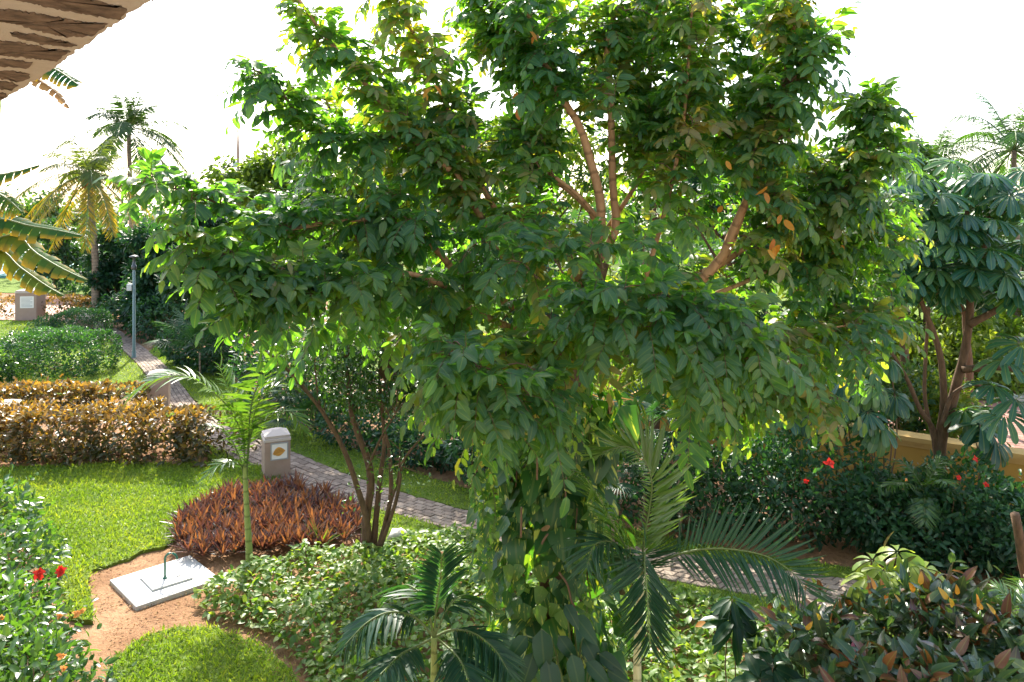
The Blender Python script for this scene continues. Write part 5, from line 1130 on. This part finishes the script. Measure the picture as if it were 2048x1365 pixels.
# ------------------------------------------------------------------ trees and undergrowth further back
seed(25)
LB = 'dense dark trees along the far side of the path, left'
def bt(px, pyc, Y, rx, rz, n, leafL, mat, label, group, ry=None, **kw):
    c = at(px, pyc, Y); rx_, rz_ = rx / F * Y, rz / F * Y
    return tree_far('background_tree', label, A(c[0], Y, 0), max(c[2], .5), (rx_, ry or rx_ * .7, rz_), n, leafL, mat, group, **kw)
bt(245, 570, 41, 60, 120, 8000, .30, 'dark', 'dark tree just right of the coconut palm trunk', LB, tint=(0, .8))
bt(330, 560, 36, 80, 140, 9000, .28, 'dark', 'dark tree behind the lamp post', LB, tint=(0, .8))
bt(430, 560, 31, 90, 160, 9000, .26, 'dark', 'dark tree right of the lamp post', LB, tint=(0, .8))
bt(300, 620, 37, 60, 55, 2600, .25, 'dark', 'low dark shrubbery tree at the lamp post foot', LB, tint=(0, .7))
bt(110, 520, 52, 60, 90, 2600, .32, 'far', 'bluish tree behind the banana leaves', LB, tint=(0, .5))
bt(205, 570, 45, 45, 90, 4200, .26, 'dark', 'dark undergrowth tree behind the coconut trunk base', LB)
bt(100, 430, 75, 70, 50, 1500, .5, 'far', 'hazy distant tree left of the coconut palm', LB)
sh(400, 742, 660, 1.5, 2200, 'dark undergrowth at the path bend below the lamp post trees', 1.2, leafL=.19, group='undergrowth by the path bend', name='undergrowth_shrub')
sh(480, 762, 650, 1.6, 2200, 'dark undergrowth behind the young palm tips', 1.3, leafL=.19, group='undergrowth by the path bend', name='undergrowth_shrub')
sh(330, 692, 610, 1.6, 1700, 'dark undergrowth right of the lamp post foot', 1.2, leafL=.2, group='undergrowth by the path bend', name='undergrowth_shrub')
sh(270, 664, 590, 1.6, 1500, 'dark undergrowth where the path narrows', 1.2, leafL=.22, group='undergrowth by the path bend', name='undergrowth_shrub')
BG = 'trees behind the big tree'
bt(550, 410, 26, 125, 150, 6500, .22, 'bright', 'sunlit tree top right of the radio mast', BG, tint=(0, .7))
bt(640, 500, 23, 120, 170, 5400, .19, 'far', 'mid green tree behind the left limbs of the big tree', BG)
bt(780, 420, 24, 130, 170, 5400, .2, 'bright', 'yellow green tree behind the lower left limbs', BG, tint=(0, .6))
bt(930, 440, 21, 130, 200, 5600, .18, 'far', 'dark tree directly behind the main trunk fork', BG, tint=(0, .7))
bt(1090, 350, 25, 130, 150, 5000, .2, 'bright', 'bright tree seen through the trunk gap', BG)
bt(1110, 640, 19, 120, 130, 4000, .17, 'dark', 'dark tree behind the low front sprays', BG)
bt(1300, 360, 24, 140, 170, 5600, .2, 'far', 'green tree behind the centre of the crown', BG)
bt(1300, 640, 18.5, 90, 110, 3200, .17, 'far', 'dark green tree behind the drooping front spray', BG)
bt(1460, 410, 20, 120, 200, 5200, .18, 'dark', 'dark tree behind the twin limb on the right', BG)
bt(1590, 450, 22, 110, 160, 5200, .19, 'far', 'green tree behind the brownish leaves on the right', BG)
bt(1520, 690, 18, 110, 110, 3600, .16, 'dark', 'dark tree low behind the right sprays', BG)
bt(1725, 440, 19, 105, 200, 5600, .17, 'dark', 'dark tree left of the umbrella tree', BG)
RB = 'sunlit trees beyond the road'
for px, Y, w, hh in ((1780, 25.6, 1.9, 1.1), (1900, 25.2, 1.8, 1.3), (2020, 24.8, 1.8, 1.0), (1690, 26, 1.6, 1.5)):
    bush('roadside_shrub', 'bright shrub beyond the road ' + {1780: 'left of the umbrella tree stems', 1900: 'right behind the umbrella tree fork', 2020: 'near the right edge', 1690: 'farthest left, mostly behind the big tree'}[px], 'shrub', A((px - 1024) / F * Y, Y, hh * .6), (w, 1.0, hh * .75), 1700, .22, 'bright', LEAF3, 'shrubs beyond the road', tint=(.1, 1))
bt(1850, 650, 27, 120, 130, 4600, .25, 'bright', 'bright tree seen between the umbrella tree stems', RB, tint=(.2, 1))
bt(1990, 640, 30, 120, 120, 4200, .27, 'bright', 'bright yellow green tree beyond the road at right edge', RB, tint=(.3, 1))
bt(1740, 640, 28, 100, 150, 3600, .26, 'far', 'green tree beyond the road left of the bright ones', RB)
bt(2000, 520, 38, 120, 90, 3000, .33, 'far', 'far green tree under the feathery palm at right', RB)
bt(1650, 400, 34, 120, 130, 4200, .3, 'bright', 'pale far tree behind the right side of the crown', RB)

seed(26)
fw = MB(); n = 60000; X = rng.uniform(-110, 110, n); Y = rng.uniform(58, 120, n); hh = 4.6 + 1.6 * np.sin(X * .21) + 1.2 * np.sin(X * .53 + 1) + .8 * np.sin(X * 1.3) - (X > 20) * .4
Z = hh * rng.uniform(0, 1, n) ** .5
fw.leaves(LEAF2, np.c_[X, Y, Z], rdir(n), UP + rdir(n) * .8, rnd(n, .5, .95), 1.0, np.clip(.35 + .3 * np.sin(X * .4) + rng.normal(size=n) * .2, 0, 1))
tag(fw.build('far_wood', M['far']), 'distant band of green trees along the horizon', 'trees', kind='stuff')
struct('far_lawn', MB().poly([A(x, y, 0) for x, y in ((-11, 48), (-7, 30), (-2, 24.5), (4, 20.6), (8, 24), (26, 24), (70, 60), (120, 140), (-120, 140), (-120, 58), (-45, 54))], .010), M['turf'])


for px, Y, pt_, lab in ((1235, 22, 690, 'bright shrub glimpsed through the gap right of the vine covered trunk'), (1330, 23, 720, 'bright shrub behind the fan palms'), (1010, 22, 700, 'bright shrub far behind the low front sprays')):
    h = CH + (HY - pt_) / F * Y
    bush('garden_shrub', lab, 'shrub', A((px - 1024) / F * Y, Y, h * .52), (1.5, 1.0, h * .55), 2200, .17, 'bright', LEAF3, 'bright shrubs behind the big tree', lump=.2)

for px, Y, pt_, w, lab, mt in ((1700, 18.6, 740, 1.2, 'shrub just behind the yellow wall, farthest left of three', 'dark'), (1800, 18.2, 745, 1.0, 'shrub behind the yellow wall between the umbrella tree stems', 'far'), (1893, 18.0, 770, .75, 'low shrub behind the yellow wall next to the paved road patch', 'bright')):
    h = CH + (HY - pt_) / F * Y
    bush('wall_shrub', lab, 'shrub', A((px - 1024) / F * Y, Y, h * .55), (w, .6, h * .5), 2000, .16, mt, LEAF3, 'shrubs behind the yellow wall', lump=.22)
bt(1800, 420, 19.5, 110, 170, 6000, .18, 'far', 'green tree filling the gap between the big crown and the umbrella tree', BG)
bt(1930, 560, 21.5, 100, 90, 3400, .2, 'dark', 'dark tree behind the umbrella tree rosettes', RB)
